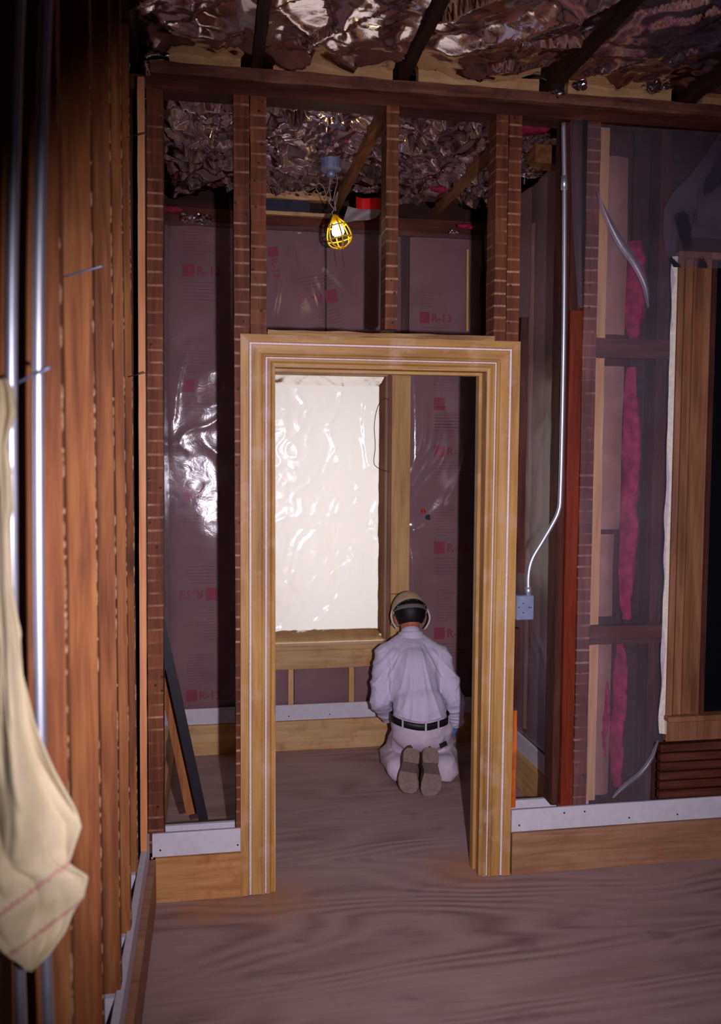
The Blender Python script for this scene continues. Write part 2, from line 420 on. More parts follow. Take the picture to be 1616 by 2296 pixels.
bm = bmesh.new(); box(bm, -1.2, 3.2, -4.4, 2.1, -.08, 0); fo = obj('floor', bm, M['ply']); fo['kind'] = 'structure'

# ---- left wall: a row of old studs seen edge on
wl = struct('wall_left')
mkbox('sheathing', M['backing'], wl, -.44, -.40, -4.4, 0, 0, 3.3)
stud_y = [-.30, -.70, -1.00, -1.38, -1.80, -2.36, -2.75, -3.1]
for i, y in enumerate(stud_y):
    xr = -.25 if i else -.262
    s = timber('stud', M['stud'], wl, xr-.10, xr, y, y+.045, .26, 3.14, n=110, j=.0008)
    if i < 6:   # broken plaster keys left along the arris
        bm = bmesh.new(); z = .3
        while z < 3.1:
            h = random.uniform(.004, .022); r = random.uniform(.0012, .0034)
            if random.random() < (.35 if noise.noise(V((z*3, y*9, 0))) < 0 else .9):
                bmesh.ops.create_icosphere(bm, subdivisions=1, radius=1, matrix=Matrix.Translation((xr+.0005, y+.0005+random.uniform(0, .004), z)) @ Matrix.Diagonal((r, r, h, 1)))
            z += random.uniform(.012, .05)
        obj('plaster_residue', bm, M['residue'], s, kind='stuff')
    mkbox('stud_foot_block', M['drywall'], wl, xr-.06, xr-.005, y-.02, y+.045, .19, .262)
mkbox('sole_plate', M['darkstud'], wl, -.36, -.262, -4.4, -.02, .0, .19)
mkbox('top_plate', M['joist'], wl, -.36, -.25, -4.4, 0, 3.14, 3.2)

# ---- middle wall: the partition with the door opening
wm = struct('wall_middle')
Y0, Y1 = 0.0, .10
def pstud(x0, x1, z0, z1, mat='lathstud', y0=Y0, y1=Y1, n=60, name='stud'):
    return timber(name, M[mat], wm, x0, x1, y0, y1, z0, z1, n=n, j=.0012)
timber('stud', M['lathstud'], wm, -.247, -.190, Y0, Y1, .19, 3.058, n=60, lean=.024)
pstud(.090, .148, .0, 3.058); pstud(.152, .211, 2.08, 3.058)
pstud(.670, .718, 2.215, 3.058)
pstud(1.108, 1.157, 2.08, 3.058); pstud(1.160, 1.212, .0, 3.058)
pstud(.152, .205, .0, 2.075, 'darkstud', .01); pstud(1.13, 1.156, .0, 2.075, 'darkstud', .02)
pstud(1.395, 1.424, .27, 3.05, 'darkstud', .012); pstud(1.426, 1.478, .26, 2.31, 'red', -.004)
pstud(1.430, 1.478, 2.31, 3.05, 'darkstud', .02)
pstud(1.484, 1.542, .26, 3.058)
for x0, x1, z0, z1, mt_ in ((1.224, 1.258, 1.25, 2.28, 'darkstud'), (1.205, 1.245, .70, 1.02, 'darkstud'), (1.20, 1.236, .27, .68, 'rust')):
    timber('nailer', M[mt_], wm, x0, x1, .012, .05, z0, z1, n=30, j=.002)
timber('header', M['darkX'], wm, .211, 1.108, .0, .10, 2.078, 2.19, axis=0, n=20)
timber('sole_plate', M['darkX'], wm, -.188, .09, .0, .10, .0, .2, axis=0, n=10)
timber('sole_plate', M['darkX'], wm, 1.212, 2.7, .0, .10, .0, .22, axis=0, n=20)
timber('lower_top_plate', M['darkX'], wm, -.42, 2.7, .0, .10, 3.058, 3.103, axis=0, n=60, j=.002)
timber('upper_top_plate', M['plateX'], wm, -.21, 2.7, -.022, .10, 3.105, 3.148, axis=0, n=80, j=.003)

# things on the right part of the wall, seen through the polythene
pstud(1.548, 1.596, .27, 3.05, 'pineZ', .035, .12)
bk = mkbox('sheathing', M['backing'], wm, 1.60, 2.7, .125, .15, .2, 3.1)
for z0, z1, a in ((2.23, 2.95, 1.603), (1.42, 2.10, 1.60), (1.05, 1.40, 1.60), (.28, .93, 1.60)):
    x1 = 1.70 if z0 > 1.41 else 1.675
    bm = bmesh.new()
    def kf(u, v, x1=x1, z0=z0, z1=z1):
        x = 1.600+(x1-1.600)*u; z = z0+(z1-z0)*v
        return V((x, .075+.012*noise.noise(V((x*9, z*3, 2)))-.012*math.sin(u*3.14), z))
    grid(bm, kf, 8, 30); obj('kraft_flap', bm, M['kraftbrown'], wm, smooth=True)
for z0, z1, xa, xb in ((2.215, 2.62, 1.70, 1.80), (1.03, 2.10, 1.71, 1.80), (.30, .93, 1.69, 1.76), (.42, .78, 1.63, 1.68)):
    bm = bmesh.new()
    def pf(u, v, xa=xa, xb=xb, z0=z0, z1=z1):
        z = z0+(z1-z0)*v; wv_ = .014*noise.noise(V((z*5, 1, xa*9)))+.010*noise.noise(V((z*13, 4, xa*5)))
        e = math.sin(math.pi*min(max(v, .02), .98))**.25
        x = (xa+xb)/2+wv_+(u-.5)*(xb-xa)*e*(1+.5*noise.noise(V((z*7, u*2, 3))))
        return V((x, .10-.055*math.sin(math.pi*u)*e+.012*noise.noise(V((x*30, z*30, 1))), z))
    grid(bm, pf, 10, 60); obj('pink_insulation', bm, M['pink'], wm, smooth=True)
pstud(1.815, 1.862, .27, 3.05, 'darkstud', .02, .11)
timber('blocking', M['darkX'], wm, 1.545, 1.87, .0, .035, 2.128, 2.205, axis=0, n=16)
timber('blocking', M['darkX'], wm, 1.545, 1.87, .0, .035, .945, 1.022, axis=0, n=16)
z = .275
while z < .50:      # old lath under the window
    timber('lath', M['darkX'], wm, 1.87, 2.7, -.004, .02, z, z+.032, axis=0, n=16, j=.0015); z += .04

# ---- small room: back, left and right walls
def batt(parent, name, c, du, dv, w_, h_, seed, nrm, mat='kraft', bulge=.016):
    """a batt of insulation with its kraft face out; c is the lower corner"""
    bm = bmesh.new()
    def fn(u, v):
        p = V(c)+du*(u*w_)+dv*(v*h_)
        q = p*1.0+V((seed, 0, 0))
        b_ = bulge*math.sin(math.pi*u)**.5*(1 if 0 < u < 1 else 0)+.004*noise.noise(q*6)
        return p+nrm*b_
    grid(bm, fn, 14, max(6, int(h_/.045)))
    return obj(name, bm, M[mat], parent, smooth=True)

XA, ZA = V((1, 0, 0)), V((0, 0, 1)); NB = V((0, -1, 0))
wb = struct('wall_back')
mkbox('sheathing', M['backing'], wb, -.45, .26, BY+.13, BY+.16, 0, 3.3)
mkbox('sheathing', M['backing'], wb, 1.08, 1.9, BY+.13, BY+.16, 0, 3.3)
mkbox('sheathing', M['backing'], wb, .26, 1.08, BY+.13, BY+.16, 2.26, 3.3)
mkbox('sheathing', M['backing'], wb, .26, 1.08, BY+.13, BY+.16, 0, .5)
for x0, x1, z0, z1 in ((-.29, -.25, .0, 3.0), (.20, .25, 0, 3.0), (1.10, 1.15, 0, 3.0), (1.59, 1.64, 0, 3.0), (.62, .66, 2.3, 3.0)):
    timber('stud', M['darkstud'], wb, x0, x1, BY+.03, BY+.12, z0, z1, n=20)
timber('top_plate', M['darkX'], wb, -.3, 1.7, BY+.0, BY+.12, 3.0, 3.10, axis=0, n=20)
timber('header', M['darkX'], wb, .22, 1.12, BY+.02, BY+.12, 2.24, 2.32, axis=0, n=20)
timber('sole_plate', M['darkX'], wb, -.3, 1.7, BY+.02, BY+.12, 0, .1, axis=0, n=20)
ba = {}
ba['L'] = batt(wb, 'insulation_batt', (-.245, BY+.03, .1), XA, ZA, .44, 2.90, 1, NB)
ba['C'] = batt(wb, 'insulation_batt', (.235, BY+.03, 2.32), XA, ZA, .42, .68, 2, NB)
ba['C2'] = batt(wb, 'insulation_batt', (.665, BY+.03, 2.32), XA, ZA, .44, .68, 3, NB)
ba['R'] = batt(wb, 'insulation_batt', (1.155, BY+.03, .1), XA, ZA, .44, 2.90, 4, NB)
ba['B1'] = batt(wb, 'insulation_batt', (.235, BY+.03, .1), XA, ZA, .215, .40, 5, NB)
ba['B2'] = batt(wb, 'insulation_batt', (.48, BY+.03, .1), XA, ZA, .33, .40, 6, NB)
ba['B3'] = batt(wb, 'insulation_batt', (.84, BY+.03, .1), XA, ZA, .30, .40, 7, NB)

def text_mesh(s, size, loc, rot, flip=1):
    cu = bpy.data.curves.new('t', 'FONT'); cu.body = s; cu.size = size; cu.resolution_u = 2; cu.offset = .0012
    to = bpy.data.objects.new('t', cu); COL.objects.link(to)
    dg = bpy.context.evaluated_depsgraph_get(); me = bpy.data.meshes.new_from_object(to.evaluated_get(dg))
    bpy.data.objects.remove(to); bm = bmesh.new(); bm.from_mesh(me); bpy.data.meshes.remove(me)
    # text lies in XY: stand it up in XZ facing -Y, turned by rot in the wall plane
    bmesh.ops.transform(bm, matrix=Matrix.Translation(loc) @ Matrix.Rotation(rot, 4, 'Y') @ Matrix.Rotation(math.pi/2, 4, 'X'), verts=bm.verts)
    return bm

def flat_rect(bm, c, w_, h_, rot):
    mt_ = Matrix.Translation(c) @ Matrix.Rotation(rot, 4, 'Y')
    q = [bm.verts.new(mt_ @ V((a*w_/2, 0, b*h_/2))) for a, b in ((-1, -1), (1, -1), (1, 1), (-1, 1))]
    bm.faces.new(q)

def mark(parent, px, py, rot=0, text=True, yy=BY+.003, s=1.0, lines=6):
    """ pink square, R-13, and the rows of small print beneath """
    p = at(px, py, Y=yy); ry = rot
    bm = text_mesh('R-13', .072*s, (0, 0, 0), 0) if text else bmesh.new()
    bmesh.ops.translate(bm, verts=bm.verts, vec=(.045*s, 0, -.026*s))
    flat_rect(bm, V((0, 0, 0)), .066*s, .072*s, 0)
    bmesh.ops.transform(bm, matrix=Matrix.Translation(p) @ Matrix.Rotation(ry, 4, 'Y'), verts=bm.verts)
    o = obj('r_value_print', bm, M['ink'], parent)
    o.data.materials[0] = M['ink']
    bm = bmesh.new()
    for k in range(lines):
        wd = .21*s*random.uniform(.7, 1)
        flat_rect(bm, V((-.03*s+wd/2, 0, -.065*s-k*.019*s)), wd, .004, 0)
    for k in range(lines*2):
        wd = .18*s*random.uniform(.3, 1)
        flat_rect(bm, V((-.03*s+wd/2, 0, .075*s+k*.017*s)), wd, .0028, 0)
    bmesh.ops.transform(bm, matrix=Matrix.Translation(p) @ Matrix.Rotation(ry, 4, 'Y'), verts=bm.verts)
    obj('fine_print', bm, M['inkfine'], parent)

for py in (606, 864, 1108): mark(ba['L'], 422, py)
mark(ba['L'], 474, 1332, math.pi, yy=BY+.002)
mark(ba['L'], 430, 1560, 0, s=.9)
mark(ba['C2'], 742, 664, math.radians(168), s=1.05, lines=4)
mark(ba['C'], 612, 565, math.radians(80), s=.8, lines=3)
mark(ba['C2'], 952, 712, 0, s=.9, lines=3)
for py in (1012, 1228, 1420, 905): mark(ba['R'], 985, py, text=py != 905)

WL_ = struct('wall_side_left')
mkbox('sheathing', M['backing'], WL_, -.40, -.37, .1, BY+.16, 0, 3.3)
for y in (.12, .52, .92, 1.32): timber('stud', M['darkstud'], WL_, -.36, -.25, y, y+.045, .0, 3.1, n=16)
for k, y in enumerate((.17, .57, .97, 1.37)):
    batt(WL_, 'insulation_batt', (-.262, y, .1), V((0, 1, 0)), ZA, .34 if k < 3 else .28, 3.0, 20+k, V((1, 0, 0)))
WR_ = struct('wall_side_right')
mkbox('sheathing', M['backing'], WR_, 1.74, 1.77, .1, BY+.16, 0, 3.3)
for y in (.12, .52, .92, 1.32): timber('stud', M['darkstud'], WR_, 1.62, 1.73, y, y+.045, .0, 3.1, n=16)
rb = []
for k, y in enumerate((.17, .57, .97, 1.37)):
    rb.append(batt(WR_, 'insulation_batt', (1.628, y, .1), V((0, 1, 0)), ZA, .34 if k < 3 else .28, 3.0, 30+k, V((-1, 0, 0))))
# torn brown edge of the paper facing
for y in (.545, .94):
    bm = bmesh.new()
    grid(bm, lambda u, v, y=y: V((1.618-.01*math.sin(u*3.14), y-.03+.06*u*(1+.6*noise.noise(V((v*6, 1, 2))))+.02*noise.noise(V((v*9, 3, y))), .3+v*2.6)), 4, 60)
    obj('paper_edge', bm, M['kraftbrown'], WR_, smooth=True)

# ---- ceiling: foil faced batts between joists
ce = struct('ceiling')
mkbox('world_blocker', M['backing'], ce, -1.2, 3.2, -4.4, 2.1, 3.42, 3.46)  # unseen board added above the foil to block the world light
JX = [-.40, .177, .728, 1.325, 1.91, 2.48]
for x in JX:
    for y0, y1, mt_ in ((-4.4, .12, 'joist'), (.12, BY+.1, 'litjoist')):
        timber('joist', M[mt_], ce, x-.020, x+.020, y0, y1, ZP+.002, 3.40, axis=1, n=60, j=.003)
def facet(p, sc, k):
    """height of a crumpled sheet made of flat facets: each Voronoi cell is a small tilted plane"""
    c = noise.voronoi(p*sc)[1][0]; t = noise.random_unit_vector() if False else noise.noise_vector(c*3.7+V((.5, .5, .5)))
    d = p*sc-c
    return (t.x*d.x+t.y*d.y)/sc*k
def foil_strip(x0, x1, y0, y1, seed, fine, parent, dens=.013):
    nu = max(8, int((x1-x0)/dens)); nv = int((y1-y0)/dens)
    bm = bmesh.new()
    def fn(u, v):
        x = x0+(x1-x0)*u; y = y0+(y1-y0)*v; p = V((x+seed, y, seed*.7))
        sag = -.02*math.sin(math.pi*u)-.018*noise.noise(p*2.2)
        w_ = p+V((noise.noise(p*5), noise.noise(p*5+V((3, 3, 3))), 0))*.05
        w2 = V((w_.x, w_.y, 0))
        if fine > 1: cr = facet(w2, 6, .62)+facet(V((w2.x, w2.y*.6, 0)), 14, .75)+ridges(p, 4)*.02
        else: cr = facet(V((w2.x*.8+w2.y*.5, w2.y*.5, 0)), 6, .42)+facet(w2, 15, .20)+ridges(p, 3.5)*.014+noise.noise(p*5)*.008
        e = min(1, u*10, (1-u)*10)
        return V((x, y, 3.204+sag-cr*(.35+.65*e)-.016*(1-e)))
    grid(bm, fn, nu, nv)
    return obj('foil_insulation', bm, M['foil'], parent, smooth=True)
for i in range(5):
    foil_strip(JX[i]+.021, JX[i+1]-.021, -2.6, .03, i*3.1, .55, ce)
    if i < 4 : foil_strip(JX[i]+.021, JX[i+1]-.021, .13, BY+.02, i*5.3+20, 1.7, ce)
# pale blocks standing on the plate between joists
for x0, x1, h in ((-.141, .117, .045), (.237, .690, .046), (.790, 1.275, .048), (1.395, 1.835, .048), (1.97, 2.42, .048)):
    timber('blocking', M['pine'], ce, x0, x1, -.01, .03, ZP+.002, ZP+h, axis=0, n=24, j=.002)
timber('blocking', M['pine'], ce, .21, .68, BY-.03, BY+.02, 3.165, 3.19, axis=0, n=16)
timber('blocking', M['pine'], ce, .21, .68, BY-.03, BY+.02, 3.075, 3.095, axis=0, n=16)
mkbox('vent_panel', M['navy'], ce, .23, .56, BY-.01, BY+.0, 3.095, 3.165)
# loose foil and wool poking out
def wad(px, py, Y, r, mat, name='foil_wad', sq=(1.4, 1, .8)):
    c = at(px, py, Y=Y); bm = bmesh.new(); bmesh.ops.create_icosphere(bm, subdivisions=3, radius=1)
    for v in bm.verts:
        d = v.co.normalized(); k = 1+.45*noise.noise(d*2.1+c*5)+.25*noise.noise(d*6+c*9)
        v.co = c+V((d.x*r*sq[0]*k, d.y*r*sq[1]*k, d.z*r*sq[2]*k))
    return obj(name, bm, M[mat], ce, smooth=(mat != 'foil'))
for a in ((392, 96, -.02, .022, 'foil'), (482, 104, -.02, .026, 'foil'), (835, 118, -.03, .035, 'foil'), (1250, 208, -.03, .022, 'foil'), (1460, 195, -.03, .03, 'foil'), (1495, 188, -.03, .03, 'foil'), (1300, 193, -.02, .02, 'foil'),
          (1190, 385, .5, .035, 'foil'), (1180, 350, .5, .03, 'foil'), (455, 492, 1.58, .035, 'foil'), (420, 490, 1.6, .03, 'foil'), (1018, 520, 1.55, .02, 'foil')): wad(*a)
for a in ((1195, 290, .45, .045), (385, 470, 1.55, .035), (1045, 508, 1.5, .03), (985, 425, 1.2, .03)): wad(*a, 'pink', 'pink_insulation', (1.6, 1, .45))
timber('blocking', M['litjoist'], ce, 1.42, 1.62, .40, .50, 3.02, 3.10, axis=0, n=10)

# ---- window in the back wall
wn = struct('window_1')
mkbox('window_casing', M['pineZ'], wn, 1.045, 1.158, BY-.022, BY+.03, .475, 2.30, .003)
mkbox('casing_bead', M['browncas'], wn, 1.018, 1.043, BY-.030, BY+.06, .60, 2.28, .003)
mkbox('window_casing', M['pineZ'], wn, .16, .285, BY-.022, BY+.03, .475, 2.30, .003)
mkbox('head_casing', M['pine'], wn, .16, 1.158, BY-.024, BY+.03, 2.185, 2.30, .003)
mkbox('apron', M['pine'], wn, .16, 1.043, BY-.022, BY+.03, .475, .590, .003)
mkbox('sill', M['pine'], wn, .16, 1.043, BY-.05, BY+.06, .590, .618, .004)
mkbox('casing_joint', M['darkstud'], wn, 1.045, 1.158, BY-.0228, BY-.0215, .905, .909)
# sash behind the sheet
for x in (.44, .80): mkbox('cripple_stud', M['pineZ'], wn, x, x+.030, BY-.012, BY+.03, .262, .475)

# ---- baseboards
def baseboard(name, x0, x1, yf, mat, zt=.27, sgn=-1, extra=True):
    o = struct(name)
    timber('board', M[mat], o, x0, x1, *sorted((yf, yf+sgn*.022)), 0.001, .176, axis=0, n=16, j=.0004)
    mkbox('white_strip', M['drywall'], o, x0-(.012 if extra else 0), x1, *sorted((yf, yf+sgn*.012)), .178, zt, .001)
    return o
bl = baseboard('baseboard_middle_left', -.218, .112, -.002, 'base')
br = baseboard('baseboard_middle_right', 1.212, 2.7, -.002, 'baseR', extra=False)
bb = baseboard('baseboard_back', -.215, 1.56, BY-.03, 'pine')
# strips on the far side of the partition
b2 = struct('baseboard_inner')
mkbox('white_strip', M['drywall'], b2, -.185, .086, .072, .088, .14, .262)
mkbox('white_strip', M['drywall'], b2, 1.215, 1.60, .102, .118, .14, .262)
b3 = struct('baseboard_left')
mkbox('board', M['baseR'], b3, -.258, -.216, -4.2, -.026, .001, .176, .002)
mkbox('white_strip', M['drywall'], b3, -.262, -.240, -4.2, -.004, .178, .27, .002)
b4 = struct('baseboard_side')
mkbox('board', M['pineY'], b4, -.245, -.215, .12, BY-.03, .001, .176, .002); mkbox('white_strip', M['drywall'], b4, -.25, -.238, .12, BY-.03, .178, .27, .002)
mkbox('board', M['pineY'], b4, 1.565, 1.60, .12, BY-.055, .001, .176, .002); mkbox('white_strip', M['drywall'], b4, 1.585, 1.60, .12, BY-.045, .178, .27, .002)
# nail heads in the white strips
for par, xs in ((bl, (-.20, .095)), (br, (1.245, 1.44, 1.53, 1.73, 1.95)), (bb, (.44, .68))):
    for x in xs:
        bm = bmesh.new(); y = -.0145 if par is not bb else BY-.0425
        lathe(bm, [(.0038, 0), (.0038, -.001), (.001, -.0014)], (x, y, random.choice((.205, .245))), 'Y', 8)
        obj('nail_head', bm, M['patch'], par)

# ---- door casing (mitred architrave round the opening)
dr = struct('door_1')
PROF = [(0, 0), (0, .028), (.030, .028), (.034, .023), (.037, .0215), (.041, .0215), (.044, .024), (.078, .022), (.086, .027), (.092, .0275), (.095, .018), (.0985, .018), (.102, .024), (.112, .024), (.120, .014), (.130, .012), (.130, 0)]
PAINT = {3, 4, 10, 11}
def architrave(name, path, mat, cut_paint=True):
    """sweep the profile along path = [(outer point, inward direction)] in the wall plane"""
    bm = bmesh.new(); rings = []
    for (p, inw) in path:
        rings.append([bm.verts.new((p[0]+inw[0]*a, -b, p[1]+inw[1]*a)) for a, b in PROF])
    n = len(PROF)
    for r0, r1 in zip(rings, rings[1:]):
        for k in range(n-1):
            f = bm.faces.new((r0[k], r0[k+1], r1[k+1], r1[k])); f.material_index = 1 if k in PAINT else 0
    bm.faces.new(rings[0]); bm.faces.new(rings[-1])
    return obj(name, bm, [mat, M['paint']], dr)
a_, b_, zc = .1115, 1.211, 2.177
def subdiv(p0, p1, i0, i1, n=40):
    return [((p0[0]+(p1[0]-p0[0])*t/n, p0[1]+(p1[1]-p0[1])*t/n), (i0[0]+(i1[0]-i0[0])*t/n, i0[1]+(i1[1]-i0[1])*t/n)) for t in range(n+1)]
architrave('side_casing', subdiv((a_-.006, .004), (a_, zc), (1, 0), (1, -.88)), M['casingZ'])
architrave('side_casing', subdiv((b_-.009, .004), (b_, zc), (-1, 0), (-1, -.88)), M['casingZ'])
architrave('head_casing', subdiv((a_, zc), (b_, zc), (1, -.88), (-1, -.88)), M['casingX'])
mkbox('jamb', M['casingZ'], dr, .206, .243, -.010, .13, .002, 2.062, .001)
mkbox('jamb', M['casingZ'], dr, 1.080, 1.124, -.010, .13, .002, 2.062, .001)
mkbox('head_jamb', M['casingX'], dr, .206, 1.124, -.010, .13, 2.058, 2.078, .001)
mkbox('door_stop', M['casingZ'], dr, 1.066, 1.080, .05, .09, .002, 2.058, .001)
mkbox('door_stop', M['casingX'], dr, .243, 1.066, .05, .09, 2.046, 2.058, .001)
timber('head_shim', M['shim'], dr, .214, 1.106, -.022, .03, 2.178, 2.196, axis=0, n=60, j=.0025)

# ---- window casing at the far right
w2 = struct('window_2')
bm = bmesh.new()
prf = [(1.878, 0), (1.878, -.03), (1.90, -.034), (1.912, -.022), (1.935, -.022), (1.942, -.030), (1.950, -.022), (1.985, -.020), (1.992, -.032), (2.02, -.034), (2.02, 0)]
for k in range(2): pass
rings = [[bm.verts.new((x, y, z)) for x, y in prf] for z in (.642, 2.53)]
for k in range(len(prf)-1): bm.faces.new((rings[0][k], rings[0][k+1], rings[1][k+1], rings[1][k]))
bm.faces.new(rings[0]); bm.faces.new(rings[1])
obj('side_casing', bm, M['browncas'], w2)
mkbox('head_casing', M['browncas'], w2, 1.878, 2.7, -.036, .0, 2.53, 2.56, .003)
mkbox('sill', M['browncas'], w2, 1.872, 2.7, -.060, .0, .618, .642, .004)
mkbox('apron', M['browncas'], w2, 1.880, 2.7, -.030, .0, .528, .618, .003)
mkbox('sash_stile', M['darkstud'], w2, 2.02, 2.06, -.01, .02, .642, 2.53)
mkbox('pane', M['darkglass'], w2, 2.06, 2.7, .004, .008, .642, 2.53)
bm = bmesh.new()      # ragged plaster edge against the casing
grid(bm, lambda u, v: V((1.878-.018*(1-u)*(1+.7*noise.noise(V((v*14, 2, 3))))-.002, -.012*u-.010, .56+v*1.98)), 3, 120)
grid(bm, lambda u, v: V((1.874+.006*u, -.03*u, .56+v*1.98)), 2, 40)
obj('plaster_edge', bm, M['plaster'], w2, smooth=True)

# ================================================================== THINGS
# ---- batten at the corner
bt = timber('batten', M['batten'], None, -.264, -.240, -.160, -.130, .272, 3.03, n=40, j=.0008, lean=.020)
tag(bt, 'bright orange thin batten standing upright between the left studs and the partition', 'batten')

# ---- polythene sheets
def sheet(name, label, fn, nu, nv, mat='film', cat='plastic sheet', mask=None):
    bm = bmesh.new(); grid(bm, fn, nu, nv, mask); o = obj(name, bm, M[mat], None, smooth=True)
    return tag(o, label, cat)
def crumple(p, a=1.0):
    q = V((p.x*1.0+p.z*.35, p.y, p.z*.55-p.x*.3))
    q2 = V((p.x*.9-p.z*.25, p.y+4, p.z*.45+p.x*.2))
    k = max(0, noise.noise(p*1.3+V((1, 6, 2)))+.25)
    return a*(.026*noise.noise(q*2.2)+.014*k*ridges(q+V((0, 0, 7)), 2.6)+.009*k*ridges(q2+V((5, 2, 0)), 5.5)+.0006*noise.noise(p*20))
def back_fn(x0, x1, z0, z1, a=1.0, fan=None):
    def fn(u, v):
        x = x0+(x1-x0)*u; z = z0+(z1-z0)*v; p = V((x, 0, z)); h = crumple(p, a)
        if fan:
            dx, dz = x-fan[0], z-fan[1]; r = math.hypot(dx, dz)+.05; ang = math.atan2(dx, -dz)
            h += .010*math.exp(-r*1.6)*max(0, noise.noise(V((ang*7, 3, 1))))*2
        e = min(1, u*20, (1-u)*20, v*25, (1-v)*25)
        return V((x, BY-.006-max(h, 0)*e-.002, z))
    return fn
sheet('plastic_sheet', 'clear crinkled plastic over the insulation left of the doorway', back_fn(-.235, .155, .27, 3.02, 1.15, (-.1, 2.98)), 34, 210)
sheet('plastic_sheet', 'clear plastic stretched above the sheeted window, catching orange lamp glints', back_fn(.16, 1.155, 2.305, 3.02, 1.3, (.45, 3.0)), 80, 60)
sheet('plastic_sheet', 'clear plastic over insulation right of the sheeted window', back_fn(1.160, 1.58, .27, 3.02, 1.0), 36, 200)
sheet('plastic_sheet', 'clear plastic strip under the sheeted window, behind two pine sticks', lambda u, v: V((.16+.99*u, BY-.002-max(0, crumple(V((.16+.99*u, 1, .27+.2*v)), .25)), .265+.21*v)), 70, 18)
sheet('plastic_sheet', 'clear plastic on the side wall inside, left edge of small room', lambda u, v: V((-.232+max(0, crumple(V((u*1.5, 4, v*2.8)), 1))*1.0, .13+1.53*u, .27+2.8*v)), 60, 110)
sheet('plastic_sheet', 'hazy plastic on the right side wall behind the steel conduit', lambda u, v: V((1.603-max(0, crumple(V((u*1.5, 8, v*2.8)), 1)), .13+1.53*u, .27+2.8*v)), 60, 110, 'filmdull')
def right_fn(u, v):
    x = 1.482+1.2*u; z = .272+2.77*v
    p = V((x, 0, z)); h = .010*noise.noise(p*1.7)+.012*ridges(V((x*1.2, 3, z*.8)), 1.6)+.003*noise.noise(p*9)
    # long fold falling from the top left corner, and one rising to the sill
    d1 = (x-1.60)*.93-(2.78-z)*.36; h += .003*math.exp(-(d1/.03)**2)*(1 if z > 2.5 else math.exp(-(2.5-z)*12))
    cx = 1.62+.26*((z-.32)/.22)**.75 if z > .32 else 1.62
    h += .003*math.exp(-((x-cx)/.02)**2)*(1 if .32 < z < .56 else 0)
    return V((x, -.008-max(0, h), z))
def right_mask(u, v):
    x = 1.482+1.2*u; z = .272+2.77*v
    return not (x > 1.874 and .52 < z < 2.62) and not (x > 1.80+.06*noise.noise(V((z*7, 1, 1))) and z < .52 and x-1.8 > .02)
sheet('plastic_sheet', 'violet tinted plastic hung over the right part of the partition', right_fn, 110, 230, 'filmviolet', mask=right_mask)
rsheet = bpy.data.objects['plastic_sheet.006']
for pth, wd in (((1338, 432), (1362, 490), (1392, 545), (1425, 592), (1446, 640), (1452, 690)), 22), (((1372, 1788), (1400, 1762), (1436, 1734), (1460, 1700), (1474, 1660)), 15):
    P3 = smooth_path([at(x, y, Y=-.034) for x, y in pth], 8); L3 = len(P3)-1
    def ff(u, v, P3=P3, L3=L3, wd=wd):
        i = min(int(v*L3), L3-1); p = P3[i].lerp(P3[i+1], v*L3-i); t3 = (P3[i+1]-P3[i]).normalized(); s3 = t3.cross(V((0, 1, 0)))
        return p+s3*(u-.5)*wd/560*math.sin(math.pi*min(max(v, .03), .97))**.6+V((0, -.010*math.sin(u*math.pi), 0))
    bm = bmesh.new(); grid(bm, ff, 8, 40); obj('fold_highlight', bm, M['fold'], rsheet, smooth=True)  # hazy strip added over each fold as its painted highlight
# folded flap hanging above the right window
FLAP = [(300, 1612), (350, 1578), (395, 1545), (430, 1508), (470, 1484), (520, 1482), (570, 1490), (600, 1506)]
def flap_fn(u, v):
    t_ = v*(len(FLAP)-1); i = min(int(t_), len(FLAP)-2); f = t_-i
    y = FLAP[i][0]*(1-f)+FLAP[i+1][0]*f; l = FLAP[i][1]*(1-f)+FLAP[i+1][1]*f
    return at(l+(1660-l)*u, y, Y=-.06)+V((0, -.012*math.sin(u*5+v*2)-.010*noise.noise(V((u*4, v*4, 1))), 0))
sheet('plastic_flap', 'loose bluish plastic flap hanging above the right window casing', flap_fn, 20, 40, 'filmviolet')
sheet('plastic_flap', 'narrow plastic edge hanging down the stud right of the conduit',
      lambda u, v: V((1.405+.075*u+.05*(1-v)**1.5*(1-u)*1.0, -.014-.022*math.sin(u*3.14)*(.4+.6*v), 2.32+.73*v)), 10, 40, 'filmviolet')

# ---- white sheet in the window
def wf(u, v):
    x = .268+.755*u; z = .612+1.585*v; p = V((x, 0, z*.8))
    h = .007*ridges(p+V((2, 0, 1)), 3.4)+.0035*ridges(p+V((9, 0, 4)), 10)+.0012*noise.noise(p*24)+.010*noise.noise(p*3)
    e = min(1, u*14, (1-u)*14, v*18, (1-v)*18)
    xx = x-(.045*(.5+.5*noise.noise(V((z*2.4, 5, 5)))) if u > .96 else 0)*0
    return V((xx, BY+.055*(1-e)-.008-max(0, h)*e, z+.010))
bm = bmesh.new(); grid(bm, wf, 80, 160)
tag(obj('window_sheet', bm, M['whitesheet'], None, smooth=True), 'bright white crinkled plastic sheet covering the back window', 'plastic sheet')
# thin wire loop hanging on it
bm = bmesh.new(); pts = [at(x, y, Y=BY-.045) for x, y in ((872, 898), (862, 893), (850, 905), (842, 930), (839, 960), (841, 1000), (838, 1035), (843, 1046), (858, 1054), (872, 1058))]
tube(bm, smooth_path(pts, 6), .0022, 6); tag(obj('wire_loop', bm, M['cord'], None, smooth=True), 'thin dark wire loop over the right edge of the white window sheet', 'wire')
